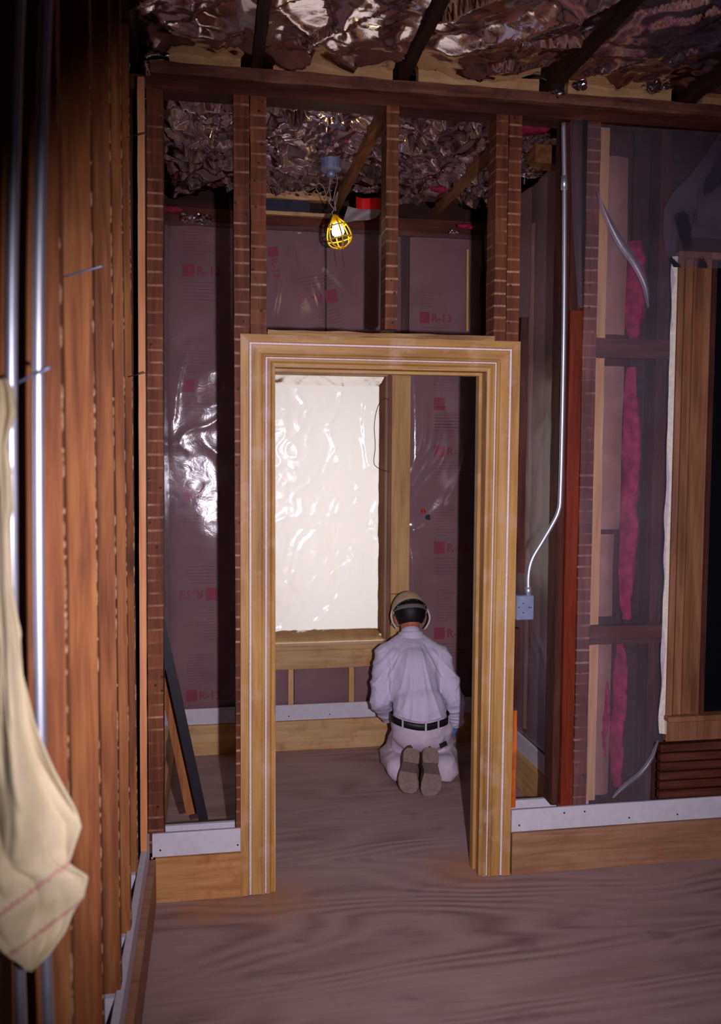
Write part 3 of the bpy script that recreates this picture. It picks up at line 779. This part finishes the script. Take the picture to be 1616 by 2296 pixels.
# red and blue scrap caught in the plastic
t = thing('plastic_scrap', 'small red and blue scrap stuck in the plastic right of the window', 'scrap', at(955, 1150, Y=BY-.03))
for c_, (xa, ya, r) in (('redplastic', (950, 1146, .014)), ('navy', (960, 1160, .016))):
    bm = bmesh.new(); bmesh.ops.create_icosphere(bm, subdivisions=2, radius=r); c = at(xa, ya, Y=BY-.032)
    for v in bm.verts: v.co = c+V((v.co.x, v.co.y*.3, v.co.z))*(1+.5*noise.noise(v.co*90))
    obj('scrap_piece', bm, M[c_], t)

# ---- steel conduit and box on the partition
cd = thing('electrical_conduit', 'shiny steel conduit bent down to the switch box right of the doorway', 'conduit', (1.39, -.03, 3.03))
pts = [at(x, y, Y=-.035) for x, y in ((1263, 276), (1265, 420), (1264, 700), (1260, 950), (1256, 1110), (1252, 1145), (1240, 1172), (1215, 1215), (1197, 1245), (1188, 1268), (1184, 1295), (1184, 1322))]
bm = bmesh.new(); tube(bm, smooth_path(pts, 8), .0092, 12); obj('conduit_tube', bm, M['metal'], cd, smooth=True)
bm = bmesh.new(); tube(bm, [at(1264.5, 395, Y=-.035), at(1264.5, 425, Y=-.035)], .0125, 12); obj('coupling', bm, M['metal'], cd, smooth=True)
bm = bmesh.new(); tube(bm, [at(1184, 1316, Y=-.035), at(1184, 1334, Y=-.035)], [.014, .012], 12); obj('connector', bm, M['metal'], cd, smooth=True)
jb = thing('switch_box', 'square grey steel switch box beside the right door casing', 'switch box', (1.262, -.02, 1.055))
p0, p1 = at(1157, 1336, Y=-.05), at(1197, 1390, Y=-.05)
mkbox('box_body', M['boxmetal'], jb, 1.206, p1.x, -.048, .012, p1.z, p0.z, .003)
for x, y in ((1173, 1353), (1173, 1374), (1163, 1362), (1186, 1362), (1190, 1362)):
    p = at(x, y, Y=-.0485); bm = bmesh.new(); lathe(bm, [(.0028, 0), (.0028, -.001), (.001, -.0012)], p, 'Y', 8)
    obj('screw_hole', bm, M['patch'], jb, origin=p)

# ---- two conduits near the camera
for k, (px, lab) in enumerate(((88, 'shiny steel conduit nearer the brown studs, right of the two at left edge'), (27, 'steel conduit at the left edge, behind the hanging canvas cloth'))):
    Yc = -2.0
    c = thing('electrical_conduit', lab, 'conduit', at(px, 1148, Y=Yc).xyz*V((1, 1, 0)) + V((0, 0, .9)) if False else at(px, 1148, Y=Yc))
    pts = [at(x, y, Y=Yc) for x, y in ((px+18, -60), (px+8, 200), (px-1, 600), (px-2, 1000), (px+1, 1500), (px+8, 1900), (px+24, 2400))]
    bm = bmesh.new(); tube(bm, smooth_path(pts, 6), .0088, 14); obj('conduit_tube', bm, M['metal'], c, smooth=True)

# ---- nails sticking out of the left studs
def nail(p0, p1, r, lab, mat='metal', label_group=None):
    t_ = thing('nail', lab, 'nail', p0)
    d = (p1-p0); bm = bmesh.new(); tube(bm, [p0, p0+d*.97, p1], [r, r, r*.3], 8); obj('shank', bm, M[mat], t_, smooth=True)
    bm = bmesh.new(); tube(bm, [p1, p1+d.normalized()*.0012], r*2.0, 10); obj('head', bm, M[mat], t_)
nail(at(138, 622, Y=-1.38), at(229, 597, Y=-1.40), .0022, 'large bright nail driven sideways into the widest orange brown stud', 'boxmetal')
nail(at(40, 858, Y=-2.02), at(112, 824, Y=-2.03), .0020, 'bent grey nail holding up the hanging canvas cloth', 'boxmetal')
nail(at(285, 308, Y=-.31), at(341, 296, Y=-.32), .0016, 'thin dark nail high up beside the orange batten', 'cord')
nail(at(287, 845, Y=-.31), at(328, 835, Y=-.32), .0016, 'thin dark nail halfway up beside the orange batten', 'cord')

# ---- hanging canvas cloth
outl = [(858, 14, 38), (880, 8, 50), (930, 6, 56), (1000, 10, 36), (1060, 8, 46), (1130, 6, 50), (1160, 10, 44), (1300, 10, 46), (1400, 12, 58), (1500, 14, 66), (1600, 8, 90), (1700, 4, 132), (1780, 3, 172), (1830, 0, 190), (1880, -2, 172), (1905, -4, 164), (1935, -6, 206), (1985, -8, 196), (2020, 0, 172), (2060, 14, 154), (2095, 48, 124), (2130, 78, 84)]
def cloth_fn(u, v):
    t_ = v*(len(outl)-1); i = min(int(t_), len(outl)-2); f = t_-i
    y, l, r = [outl[i][k]*(1-f)+outl[i+1][k]*f for k in range(3)]
    p = at(l+(r-l)*u, y, Y=-2.03)
    wv_ = .016*math.sin(u*6+v*4+2*noise.noise(V((u, v*3, 1))))+.018*noise.noise(V((u*3, v*6, 2)))+.008*(1-abs(noise.noise(V((u*4-v*5, v*5, 7)))))**4
    return p+V((.0, -.055+wv_*min(1, (r-l)/90), 0))
bm = bmesh.new(); grid(bm, cloth_fn, 36, 150)
# pink woven stripes close to the hem
for f in bm.faces:
    c = f.calc_center_median(); rel = c-CAM; wz = rel.dot(_f); px = 808+F_PX*rel.dot(R_)/wz; py = 1148-F_PX*rel.dot(U_)/wz
    d = (py-1935)*.80+(px-150)*.60
    if py > 1900 and (-2 < d < 9 or 84 < d < 92): f.material_index = 1
cl = obj('canvas_cloth', bm, [M['cloth'], M['clothpink']], None, smooth=True)
md = cl.modifiers.new('thick', 'SOLIDIFY'); md.thickness = .0025
tag(cl, 'cream canvas cloth hanging by a nail over the conduits at left', 'cloth')

# ---- leaning bars in the left bay
bm = bmesh.new(); bar(bm, at(456, 1838, Y=.085), at(346, 1330, Y=.062), .036, .02)
tag(obj('iron_bar', bm, M['black'], None), 'black bar leaning in the stud bay left of the doorway', 'bar')
t = thing('leaning_board', 'brown board with pale edge leaning behind the black bar', 'board', at(448, 1822, Z=.001))
q0, q1 = at(438, 1822, Y=.24), at(374, 1500, Y=.25)
bm = bmesh.new(); bar(bm, q0, q1, .075, .02); obj('board_face', bm, M['stud'], t)
bm = bmesh.new(); bar(bm, at(436, 1720, Y=.20), at(381, 1530, Y=.22), .010, .022); obj('pale_edge', bm, M['paint'], t)

# ---- plug / duct bits: red printed grey flap by the ceiling
bm = bmesh.new(); grid(bm, lambda u, v: at(798+62*u, 440+26*v+8*u, Y=1.0)+V((0, .02*math.sin(u*6), 0)), 10, 4); obj('red_band', bm, M['redplastic'], ce, smooth=True)
bm = bmesh.new(); grid(bm, lambda u, v: at(780+75*u-12*v, 462+40*v*(1-.6*u)+10*u, Y=1.02)+V((0, .02*math.sin(u*6+v*3), 0)), 10, 6); obj('torn_facing', bm, M['greyfoil'], ce, smooth=True)

# ---- work lamp
LY = .8
jbx = thing('ceiling_box', 'round grey steel ceiling box above the hanging work lamp', 'electrical box', at(742, 378, Y=LY))
c = at(742, 380, Y=LY); bm = bmesh.new(); lathe(bm, [(.048, .045), (.05, 0), (.046, -.004), (.02, -.010)], c, 'Z', 16); obj('box_body', bm, M['boxmetal'], jbx)
bm = bmesh.new(); lathe(bm, [(.020, -.008), (.022, -.03), (.012, -.034)], c, 'Z', 14); obj('socket', bm, M['boxmetal'], jbx, smooth=True)
lp = thing('work_lamp', 'lit yellow caged work lamp hanging on its cord over the doorway', 'lamp', at(758, 470, Y=LY))
pts = [at(x, y, Y=LY+dy) for x, y, dy in ((742, 392, 0), (738, 420, .02), (745, 450, 0), (752, 425, -.02), (756, 408, 0), (753, 392, .02), (744, 402, 0), (734, 432, -.02), (722, 440, -.03), (709, 424, -.02), (712, 412, .02), (724, 418, .02), (736, 450, 0), (752, 472, .01), (750, 452, 0), (757, 430, .01), (754, 450, 0), (748, 470, 0), (744, 478, 0), (750, 487, 0))]
bm = bmesh.new(); tube(bm, smooth_path(pts, 7), .0026, 6); obj('cord', bm, M['grey'], lp, smooth=True)
top, bot = at(750, 486, Y=LY), at(766, 556, Y=LY); ax = (bot-top); L = ax.length; ax.normalize(); sx_ = ax.orthogonal().normalized(); sy_ = ax.cross(sx_)
def ring_pt(h, r, a): return top+ax*(h*L)+(sx_*math.cos(a)+sy_*math.sin(a))*r
prof_ = [(.0, .012), (.10, .022), (.28, .044), (.52, .058), (.74, .060), (.90, .045), (1.0, .014)]
bm = bmesh.new()
for k in range(6): tube(bm, smooth_path([ring_pt(h, r, k*math.pi/3+.2) for h, r in prof_], 4), .0038, 6)
for h, r in ((.30, .045), (.72, .060), (1.0, .014)): tube(bm, [ring_pt(h, r, 2*math.pi*k/28) for k in range(29)], .0038, 6)
obj('cage', bm, M['yellow'], lp, smooth=True)
bm = bmesh.new(); tube(bm, [ring_pt(h, .0, 0) for h in (-.06, .02, .14, .2)], [.010, .016, .019, .019], 14); obj('lamp_socket', bm, M['yellow'], lp, smooth=True)
bm = bmesh.new(); tube(bm, [ring_pt(h, 0, 0) for h in (.16, .22, .32, .44, .54, .62, .66)], [.012, .014, .023, .030, .029, .018, .004], 18); obj('bulb', bm, M['bulb'], lp, smooth=True)
bl_ = bpy.data.lights.new('bulb_light', 'POINT'); bl_.energy = 34; bl_.color = (1, .56, .20); bl_.shadow_soft_size = .03
blo = bpy.data.objects.new('bulb_light', bl_); COL.objects.link(blo); blo.location = ring_pt(.45, 0, 0)
bm = bmesh.new(); pts = [at(x, y, Y=LY) for x, y in ((766, 553), (768, 575), (772, 600))]
tube(bm, pts, .0014, 6); obj('pull_hook', bm, M['cord'], lp)
# long thin pine stick behind the clear plastic on the right
bm = bmesh.new(); bar(bm, at(1047, 742, Y=BY-.05), at(1048, 560, Y=BY-.05), .011, .01)
obj('lath', bm, M['pineZ'], wb)

# ================================================================== WORKER
def fuse(prims, voxel, smooth_it=6, fac=.5):
    """join capsules and ellipsoids into ONE continuous skin (voxel remesh, then relax)"""
    bm = bmesh.new()
    for p in prims:
        if p[0] == 'cap':
            _, a, b, ra, rb = p; a, b = V(a), V(b); n = 6
            tube(bm, [a+(b-a)*(i/n) for i in range(n+1)], [ra+(rb-ra)*i/n for i in range(n+1)], 16)
            for c_, r_ in ((a, ra), (b, rb)): bmesh.ops.create_icosphere(bm, subdivisions=3, radius=r_, matrix=Matrix.Translation(c_))
        else:
            _, c_, rx, ry, rz, rot = p
            bmesh.ops.create_icosphere(bm, subdivisions=4, radius=1, matrix=Matrix.Translation(c_) @ rot.to_4x4() @ Matrix.Diagonal((rx, ry, rz, 1)))
    me = bpy.data.meshes.new('tmp'); bm.to_mesh(me); bm.free(); o = bpy.data.objects.new('tmp', me); COL.objects.link(o)
    r = o.modifiers.new('r', 'REMESH'); r.mode = 'VOXEL'; r.voxel_size = voxel
    s = o.modifiers.new('s', 'SMOOTH'); s.iterations = smooth_it; s.factor = fac
    dg = bpy.context.evaluated_depsgraph_get(); m2 = bpy.data.meshes.new_from_object(o.evaluated_get(dg))
    bpy.data.objects.remove(o); bm = bmesh.new(); bm.from_mesh(m2); bpy.data.meshes.remove(m2); return bm
I3 = Matrix.Identity(3)
def rx(d): return Matrix.Rotation(math.radians(d), 3, 'X')
def rz(d): return Matrix.Rotation(math.radians(d), 3, 'Z')

wk = thing('person', 'person in white shirt and cap kneeling with back to the camera inside the doorway', 'person', (1.09, 1.05, 0))
pel = V((1.098, 1.11, .27)); chest = V((1.085, 1.25, .53)); neck = V((1.098, 1.36, .735)); head = V((1.104, 1.43, .845))
shL, shR = V((.945, 1.29, .630)), V((1.236, 1.27, .618))
elL, elR = V((.897, 1.22, .405)), V((1.305, 1.19, .400))
wrL, wrR = V((.985, 1.40, .250)), V((1.342, 1.29, .232))
knL, knR = V((1.000, 1.30, .080)), V((1.215, 1.30, .085))
hiL, hiR = V((1.045, 1.12, .25)), V((1.155, 1.11, .25))
anL, anR = V((1.005, 1.02, .095)), V((1.130, 1.00, .10))
# body in one skin
body = fuse([('ell', pel, .13, .11, .11, I3), ('ell', chest, .145, .10, .17, rx(-22)), ('cap', pel, chest, .10, .11), ('cap', chest, neck, .09, .05),
    ('cap', neck, head, .052, .055), ('ell', head, .074, .092, .112, rx(-30)),
    ('ell', head+V((0, .088, -.035)), .013, .016, .02, I3), ('ell', head+V((0, .078, -.066)), .024, .012, .009, I3),
    ('ell', head+V((-.028, .083, -.004)), .013, .01, .01, I3), ('ell', head+V((.028, .083, -.004)), .013, .01, .01, I3),
    ('ell', head+V((-.078, -.004, -.04)), .010, .022, .034, rx(-20)), ('ell', head+V((.078, -.004, -.04)), .010, .022, .034, rx(-20)),
    ('cap', shL, elL, .045, .036), ('cap', elL, wrL, .036, .024), ('cap', shR, elR, .045, .036), ('cap', elR, wrR, .036, .024),
    ('cap', chest+V((-.05, .02, .08)), shL, .06, .045), ('cap', chest+V((.05, .02, .08)), shR, .06, .045),
    ('cap', hiL, knL, .075, .05), ('cap', hiR, knR, .075, .05), ('cap', knL, anL, .048, .035), ('cap', knR, anR, .048, .035)], .0075, 4)
obj('body', body, M['skin'], wk, smooth=True)

def hand(wr, dirv, palmn, side):
    """palm, four curled fingers of unequal length and a thumb leaving the side of the palm"""
    d = V(dirv).normalized(); n_ = (V(palmn)-d*V(palmn).dot(d)).normalized(); s_ = d.cross(n_)*side
    pr = [('cap', wr-d*.01, wr+d*.03, .024, .026)]
    for k, (off, ln) in enumerate(((-.028, .062), (-.009, .072), (.010, .068), (.028, .054))):
        k0 = wr+d*.035+s_*off*.8; k1 = wr+d*.080+s_*off; k2 = k1+(d*.8+n_*.6)*ln*.5; k3 = k2+(d*.3+n_*.95)*ln*.45
        pr += [('cap', k0, k1, .0135, .0115), ('cap', k1, k2, .0098, .0088), ('cap', k2, k3, .0088, .0075)]
    t0 = wr+d*.02-s_*.024; t1 = t0+(d*.6-s_*.8)*.034; t2 = t1+(d*.8+n_*.5)*.030
    pr += [('cap', t0, t1, .014, .011), ('cap', t1, t2, .0105, .0085)]
    return fuse(pr, .0035, 2)
obj('left_glove', hand(wrL+V((.015, .02, -.008)), (.5, .75, -.45), (.3, -.2, -1), 1), M['glove'], wk, smooth=True)
obj('right_glove', hand(wrR+V((.0, .012, -.015)), (.0, .35, -1), (-1, .3, 0), -1), M['glove'], wk, smooth=True)

# shirt: wider skin over trunk and arms, with long folds; tucked into the trousers
sh = fuse([('ell', chest+V((0, -.010, -.01)), .158, .115, .21, rx(-22)), ('ell', pel+V((0, .015, .11)), .140, .115, .13, rx(-15)), ('cap', pel+V((0, .03, .07)), chest+V((0, 0, .02)), .128, .140),
    ('ell', (neck+chest)/2+V((0, .0, .010)), .150, .080, .085, rx(-25)), ('cap', neck-V((0, .02, .05)), neck+V((0, -.004, -.004)), .068, .057),
    ('cap', neck+V((-.02, -.01, -.045)), shL+V((.02, 0, .01)), .062, .060), ('cap', neck+V((.02, -.01, -.045)), shR+V((-.02, 0, .01)), .062, .060),
    ('cap', chest+V((-.06, .0, .06)), shL, .085, .066), ('cap', chest+V((.06, .0, .06)), shR, .085, .066),
    ('cap', shL, elL, .066, .056), ('cap', elL, wrL, .056, .040), ('cap', shR, elR, .066, .056), ('cap', elR, wrR+V((0, -.01, .015)), .056, .044)], .0062, 7)
for v in sh.verts:
    p = v.co.copy()
    # fine vertical gathers on the left half, broad folds fanning down from the collar, creases at the elbows
    a_f = math.atan2(p.x-1.09, .80-p.z)
    fan = (1-abs(noise.noise(V((a_f*7, p.z*2.0, 3+p.y*2)))))**6
    gath = math.sin((p.x+.06*noise.noise(V((p.z*7, 2, 2))))*190)*max(0, noise.noise(V((p.x*7, 3, p.z*4)))+.15)
    arm = (1-abs(noise.noise(V((p.x*9+4, p.y*8, p.z*17)))))**6 if (p.x < .955 or p.x > 1.225) else 0
    low = (1-abs(noise.noise(V((p.x*6, p.y*3, p.z*22)))))**6*max(0, min(1, (.42-p.z)*12))
    v.co += v.normal*(fan*.009+gath*.0022+arm*.008+low*.006-.004)*max(0, min(1, (.715-p.z)*14))
obj('shirt', sh, M['shirt'], wk, smooth=True)
bm = bmesh.new()     # shirt collar
grid(bm, lambda u, v: neck+V(((.067+.014*(1-v))*math.cos(u*6.2832), -.006+(.066+.014*(1-v))*math.sin(u*6.2832), -.034+.040*v-.016*math.sin(u*6.28))), 28, 4)
co = obj('collar', bm, M['shirt'], wk, smooth=True); sm_ = co.modifiers.new('t', 'SOLIDIFY'); sm_.thickness = .004

def wz_(x): return .312+.55*(x-1.094)**2*4*.25+.012*(x-1.094)
tr = fuse([('ell', pel+V((0, -.014, -.015)), .150, .118, .110, I3), ('cap', pel+V((-.045, -.005, .02)), pel+V((-.035, .0, .08)), .106, .104), ('cap', pel+V((.045, -.005, .02)), pel+V((.035, .0, .08)), .106, .104),
    ('cap', hiL, knL, .092, .066), ('cap', hiR+V((.02, 0, 0)), knR+V((.05, 0, 0)), .098, .076),
    ('cap', knL+V((-.02, -.02, -.008)), anL+V((-.04, .04, -.02)), .066, .062), ('cap', knR+V((.05, -.05, -.010)), anR+V((.085, .03, -.024)), .074, .070)], .0075, 6)
for v in tr.verts:
    p = v.co.copy(); v.co += v.normal*(noise.noise(V((p.x*14, p.y*9, p.z*14)))*.006+(1-abs(noise.noise(V((p.x*8, p.y*6+p.z*9, p.z*7)))))**6*.009)
    if v.co.z < .004: v.co.z = .004
    top_ = .335+.9*(v.co.x-1.094)**2*1.2
    if v.co.z > top_: v.co.z = top_
from mathutils.bvhtree import BVHTree
bvh = BVHTree.FromBMesh(tr); bvh2 = BVHTree.FromBMesh(sh)if False else None
obj('trousers', tr, M['trouser'], wk, smooth=True)
def waist(a, dz=0, off=.004):
    """a point on the trousers' surface at belt height in direction a"""
    c_ = V((1.094, 1.115, 0)); dd = V((math.cos(a), math.sin(a), 0)); x = 1.094+.14*math.cos(a)
    z = .314+.9*(x-1.094)**2*1.2
    hit = bvh.ray_cast(c_+dd*.5+V((0, 0, min(z-.008, z))), -dd)
    r = (hit[0]-c_-V((0, 0, hit[0].z))).length if hit[0] else .13
    r = max(r, .118)
    return c_+dd*(r+off)+V((0, 0, z+dz))
NW = 60
wr_ = [waist(2*math.pi*i/NW) for i in range(NW)]
for _ in range(2):     # even out the folds so that the belt lies taut
    wr_ = [V(((wr_[i-1].x+wr_[i].x*2+wr_[(i+1) % NW].x)/4, (wr_[i-1].y+wr_[i].y*2+wr_[(i+1) % NW].y)/4, wr_[i].z)) for i in range(NW)]
wr_ = [p+V((p.x-1.094, p.y-1.115, 0)).normalized()*.004 for p in wr_]
bm = bmesh.new(); grid(bm, lambda u, v: wr_[int(round(u*NW)) % NW]+V((0, 0, (v-.5)*.036)), NW, 2)
be = obj('belt', bm, M['black'], wk, smooth=True); sm_ = be.modifiers.new('t', 'SOLIDIFY'); sm_.thickness = .006; sm_.offset = 0
for a in (-2.42, -1.60, -1.02, -.50):
    i = int(round((a % (2*math.pi))/(2*math.pi)*NW)); p = wr_[i]; dd = V((p.x-1.094, p.y-1.115, 0)).normalized(); p = p+dd*.0055
    bm = bmesh.new(); bar(bm, p-V((0, 0, .024)), p+V((0, 0, .024)), .009, .004, V((-dd.y, dd.x, 0))); obj('belt_loop', bm, M['trouser'], wk)
bm = bmesh.new(); lo_, hi_ = [], []
for x, y in ((984, 1668), (1000, 1661), (1003, 1671), (987, 1679)):
    d_ = (at(x, y, Y=.9)-CAM).normalized(); h_ = bvh.ray_cast(CAM, d_); q_ = h_[0] if h_[0] else at(x, y, Y=.95)
    lo_.append(bm.verts.new(q_+d_*.004)); hi_.append(bm.verts.new(q_-d_*.022))
bm.faces.new(hi_); bm.faces.new(lo_)
for i in range(4): bm.faces.new((lo_[i], lo_[(i+1) % 4], hi_[(i+1) % 4], hi_[i]))
obj('pocket_patch', bm, M['patch'], wk)

# cap with arched opening, strap, hair, brim
hc = head+V((0, -.004, -.004)); tilt = rx(-24)
def hp(th, ph, r=1.0, k=(.096, .110, .114)):   # th: polar from crown, ph: 0 = right, -90deg = back
    d = V((math.sin(th)*math.cos(ph)*k[0], math.sin(th)*math.sin(ph)*k[1], math.cos(th)*k[2]))*r
    return hc + tilt @ d
bm = bmesh.new()
def cap_mask(u, v):
    ph = (u*2-1)*math.pi; th = v*1.72
    back = abs(ph+math.pi/2)
    return not (back < 1.30 and th > 1.16+.42*(back/1.30)**2)
grid(bm, lambda u, v: hp(v*1.72+.001, (u*2-1)*math.pi), 48, 24, cap_mask)
cp = obj('cap', bm, M['cap'], wk, smooth=True); sm_ = cp.modifiers.new('t', 'SOLIDIFY'); sm_.thickness = .004; sm_.offset = 1
bm = bmesh.new(); grid(bm, lambda u, v: hp(v*2.05+.3, (u*2-1)*1.35-math.pi/2, .965-.06*max(0, v-.75)), 36, 26)
hr = obj('hair', bm, M['hair'], wk, smooth=True); sm_ = hr.modifiers.new('t', 'SOLIDIFY'); sm_.thickness = .008; sm_.offset = -1
bm = bmesh.new(); grid(bm, lambda u, v: hp(1.44+.20*v-.05*math.cos((u*2-1)*1.2), (u*2-1)*1.3-math.pi/2, 1.01), 24, 3)
st_ = obj('cap_strap', bm, M['greyband'], wk, smooth=True); sm_ = st_.modifiers.new('t', 'SOLIDIFY'); sm_.thickness = .003
bm = bmesh.new()     # black edging of the arch
tube(bm, [hp(1.16+.42*(b/1.30)**2, b-math.pi/2, 1.015) for b in [x/12*1.30 for x in range(-12, 13)]], .005, 6)
obj('arch_binding', bm, M['blackfab'], wk, smooth=True)
bm = bmesh.new()     # brim over the brow
grid(bm, lambda u, v: hc+tilt @ V((math.sin((u*2-1)*1.15)*(.098+.01*v), math.cos((u*2-1)*1.15)*.110+.065*v*math.cos((u*2-1)*1.15), -.012-.03*v-.012*abs(u*2-1))), 24, 5)
bo = obj('brim', bm, M['cap'], wk, smooth=True); sm_ = bo.modifiers.new('t', 'SOLIDIFY'); sm_.thickness = .003
for pts in (((955, 1362), (961, 1374), (963, 1388), (958, 1402), (951, 1411)), ((880, 1366), (877, 1378), (879, 1392), (884, 1402), (890, 1409))):
    bm = bmesh.new(); pp_ = smooth_path([at(x, y, Y=1.425) for x, y in pts], 5)
    tube(bm, pp_, [.004+.002*math.sin(math.pi*i/(len(pp_)-1)) for i in range(len(pp_))], 8)
    obj('ear_loop', bm, M['brim'], wk, smooth=True)

# shoes: soles turned up to the viewer
SOLE = [(0, .0, .024), (.05, .0, .037), (.12, 0, .043), (.22, .0, .043), (.35, .0, .041), (.48, .004, .040), (.60, .004, .047), (.72, .002, .053), (.84, .0, .052), (.93, -.002, .043), (1.0, -.004, .022)]
def shoe(heel, toe, side, name):
    L_ = (toe-heel); ln = L_.length; d = L_.normalized(); nrm = V((0, -1, 0)); nrm = (nrm-d*nrm.dot(d)).normalized(); s_ = d.cross(nrm)*side
    o = bpy.data.objects.new(name, None)
    def slab(t0, t1, zoff, th, mat, nm, par):
        bm = bmesh.new(); n = 26; rows = []
        for i in range(n+1):
            t_ = t0+(t1-t0)*i/n; k = t_*(1); j = 0
            while j < len(SOLE)-2 and SOLE[j+1][0] < k: j += 1
            f = (k-SOLE[j][0])/(SOLE[j+1][0]-SOLE[j][0]); f = max(0, min(1, f)); c_ = SOLE[j][1]*(1-f)+SOLE[j+1][1]*f; w_ = SOLE[j][2]*(1-f)+SOLE[j+1][2]*f
            base = heel+d*(ln*t_)+s_*c_*2
            lift = nrm*(-.018*max(0, (t_-.7)/.3)**2)
            rows.append([bm.verts.new(base+lift+s_*w_*q+nrm*(zoff+h)) for q in (-1, -.5, 0, .5, 1) for h in (0, th)])
        for a, b in zip(rows, rows[1:]):
            for q in range(4):
                bm.faces.new((a[q*2], a[q*2+2], b[q*2+2], b[q*2])); bm.faces.new((a[q*2+1], b[q*2+1], b[q*2+3], a[q*2+3]))
            bm.faces.new((a[0], b[0], b[1], a[1])); bm.faces.new((a[8], a[9], b[9], b[8]))
        for a in (rows[0], rows[-1]): bm.faces.new([a[i] for i in (0, 2, 4, 6, 8, 9, 7, 5, 3, 1)])
        return obj(nm, bm, M[mat], par)
    up = []
    for i in range(11):
        t_ = .03+.84*i/10; h = [.075, .085, .085, .08, .075, .068, .06, .05, .042, .034, .02][i]; w_ = SOLE[min(i, 9)][2]*.84
        up.append(('ell', heel+d*(ln*t_)-nrm*(h*.5), w_, .022+h*.25, h*.55+.01, Matrix((s_, d, nrm)).transposed()))
    sb = obj(name, fuse(up, .006, 3), M['leather'], wk, smooth=True)
    slab(0, 1, 0, .014, 'soledark', 'sole', sb); slab(0, .33, .014, .014, 'sole', 'heel', sb); slab(.55, 1, .014, .006, 'sole', 'tread', sb)
shoe(at(920, 1680, Y=.99), at(912, 1778, Y=.885), 1, 'left_shoe')
shoe(at(962, 1679, Y=.98), at(964, 1786, Y=.850), -1, 'right_shoe')
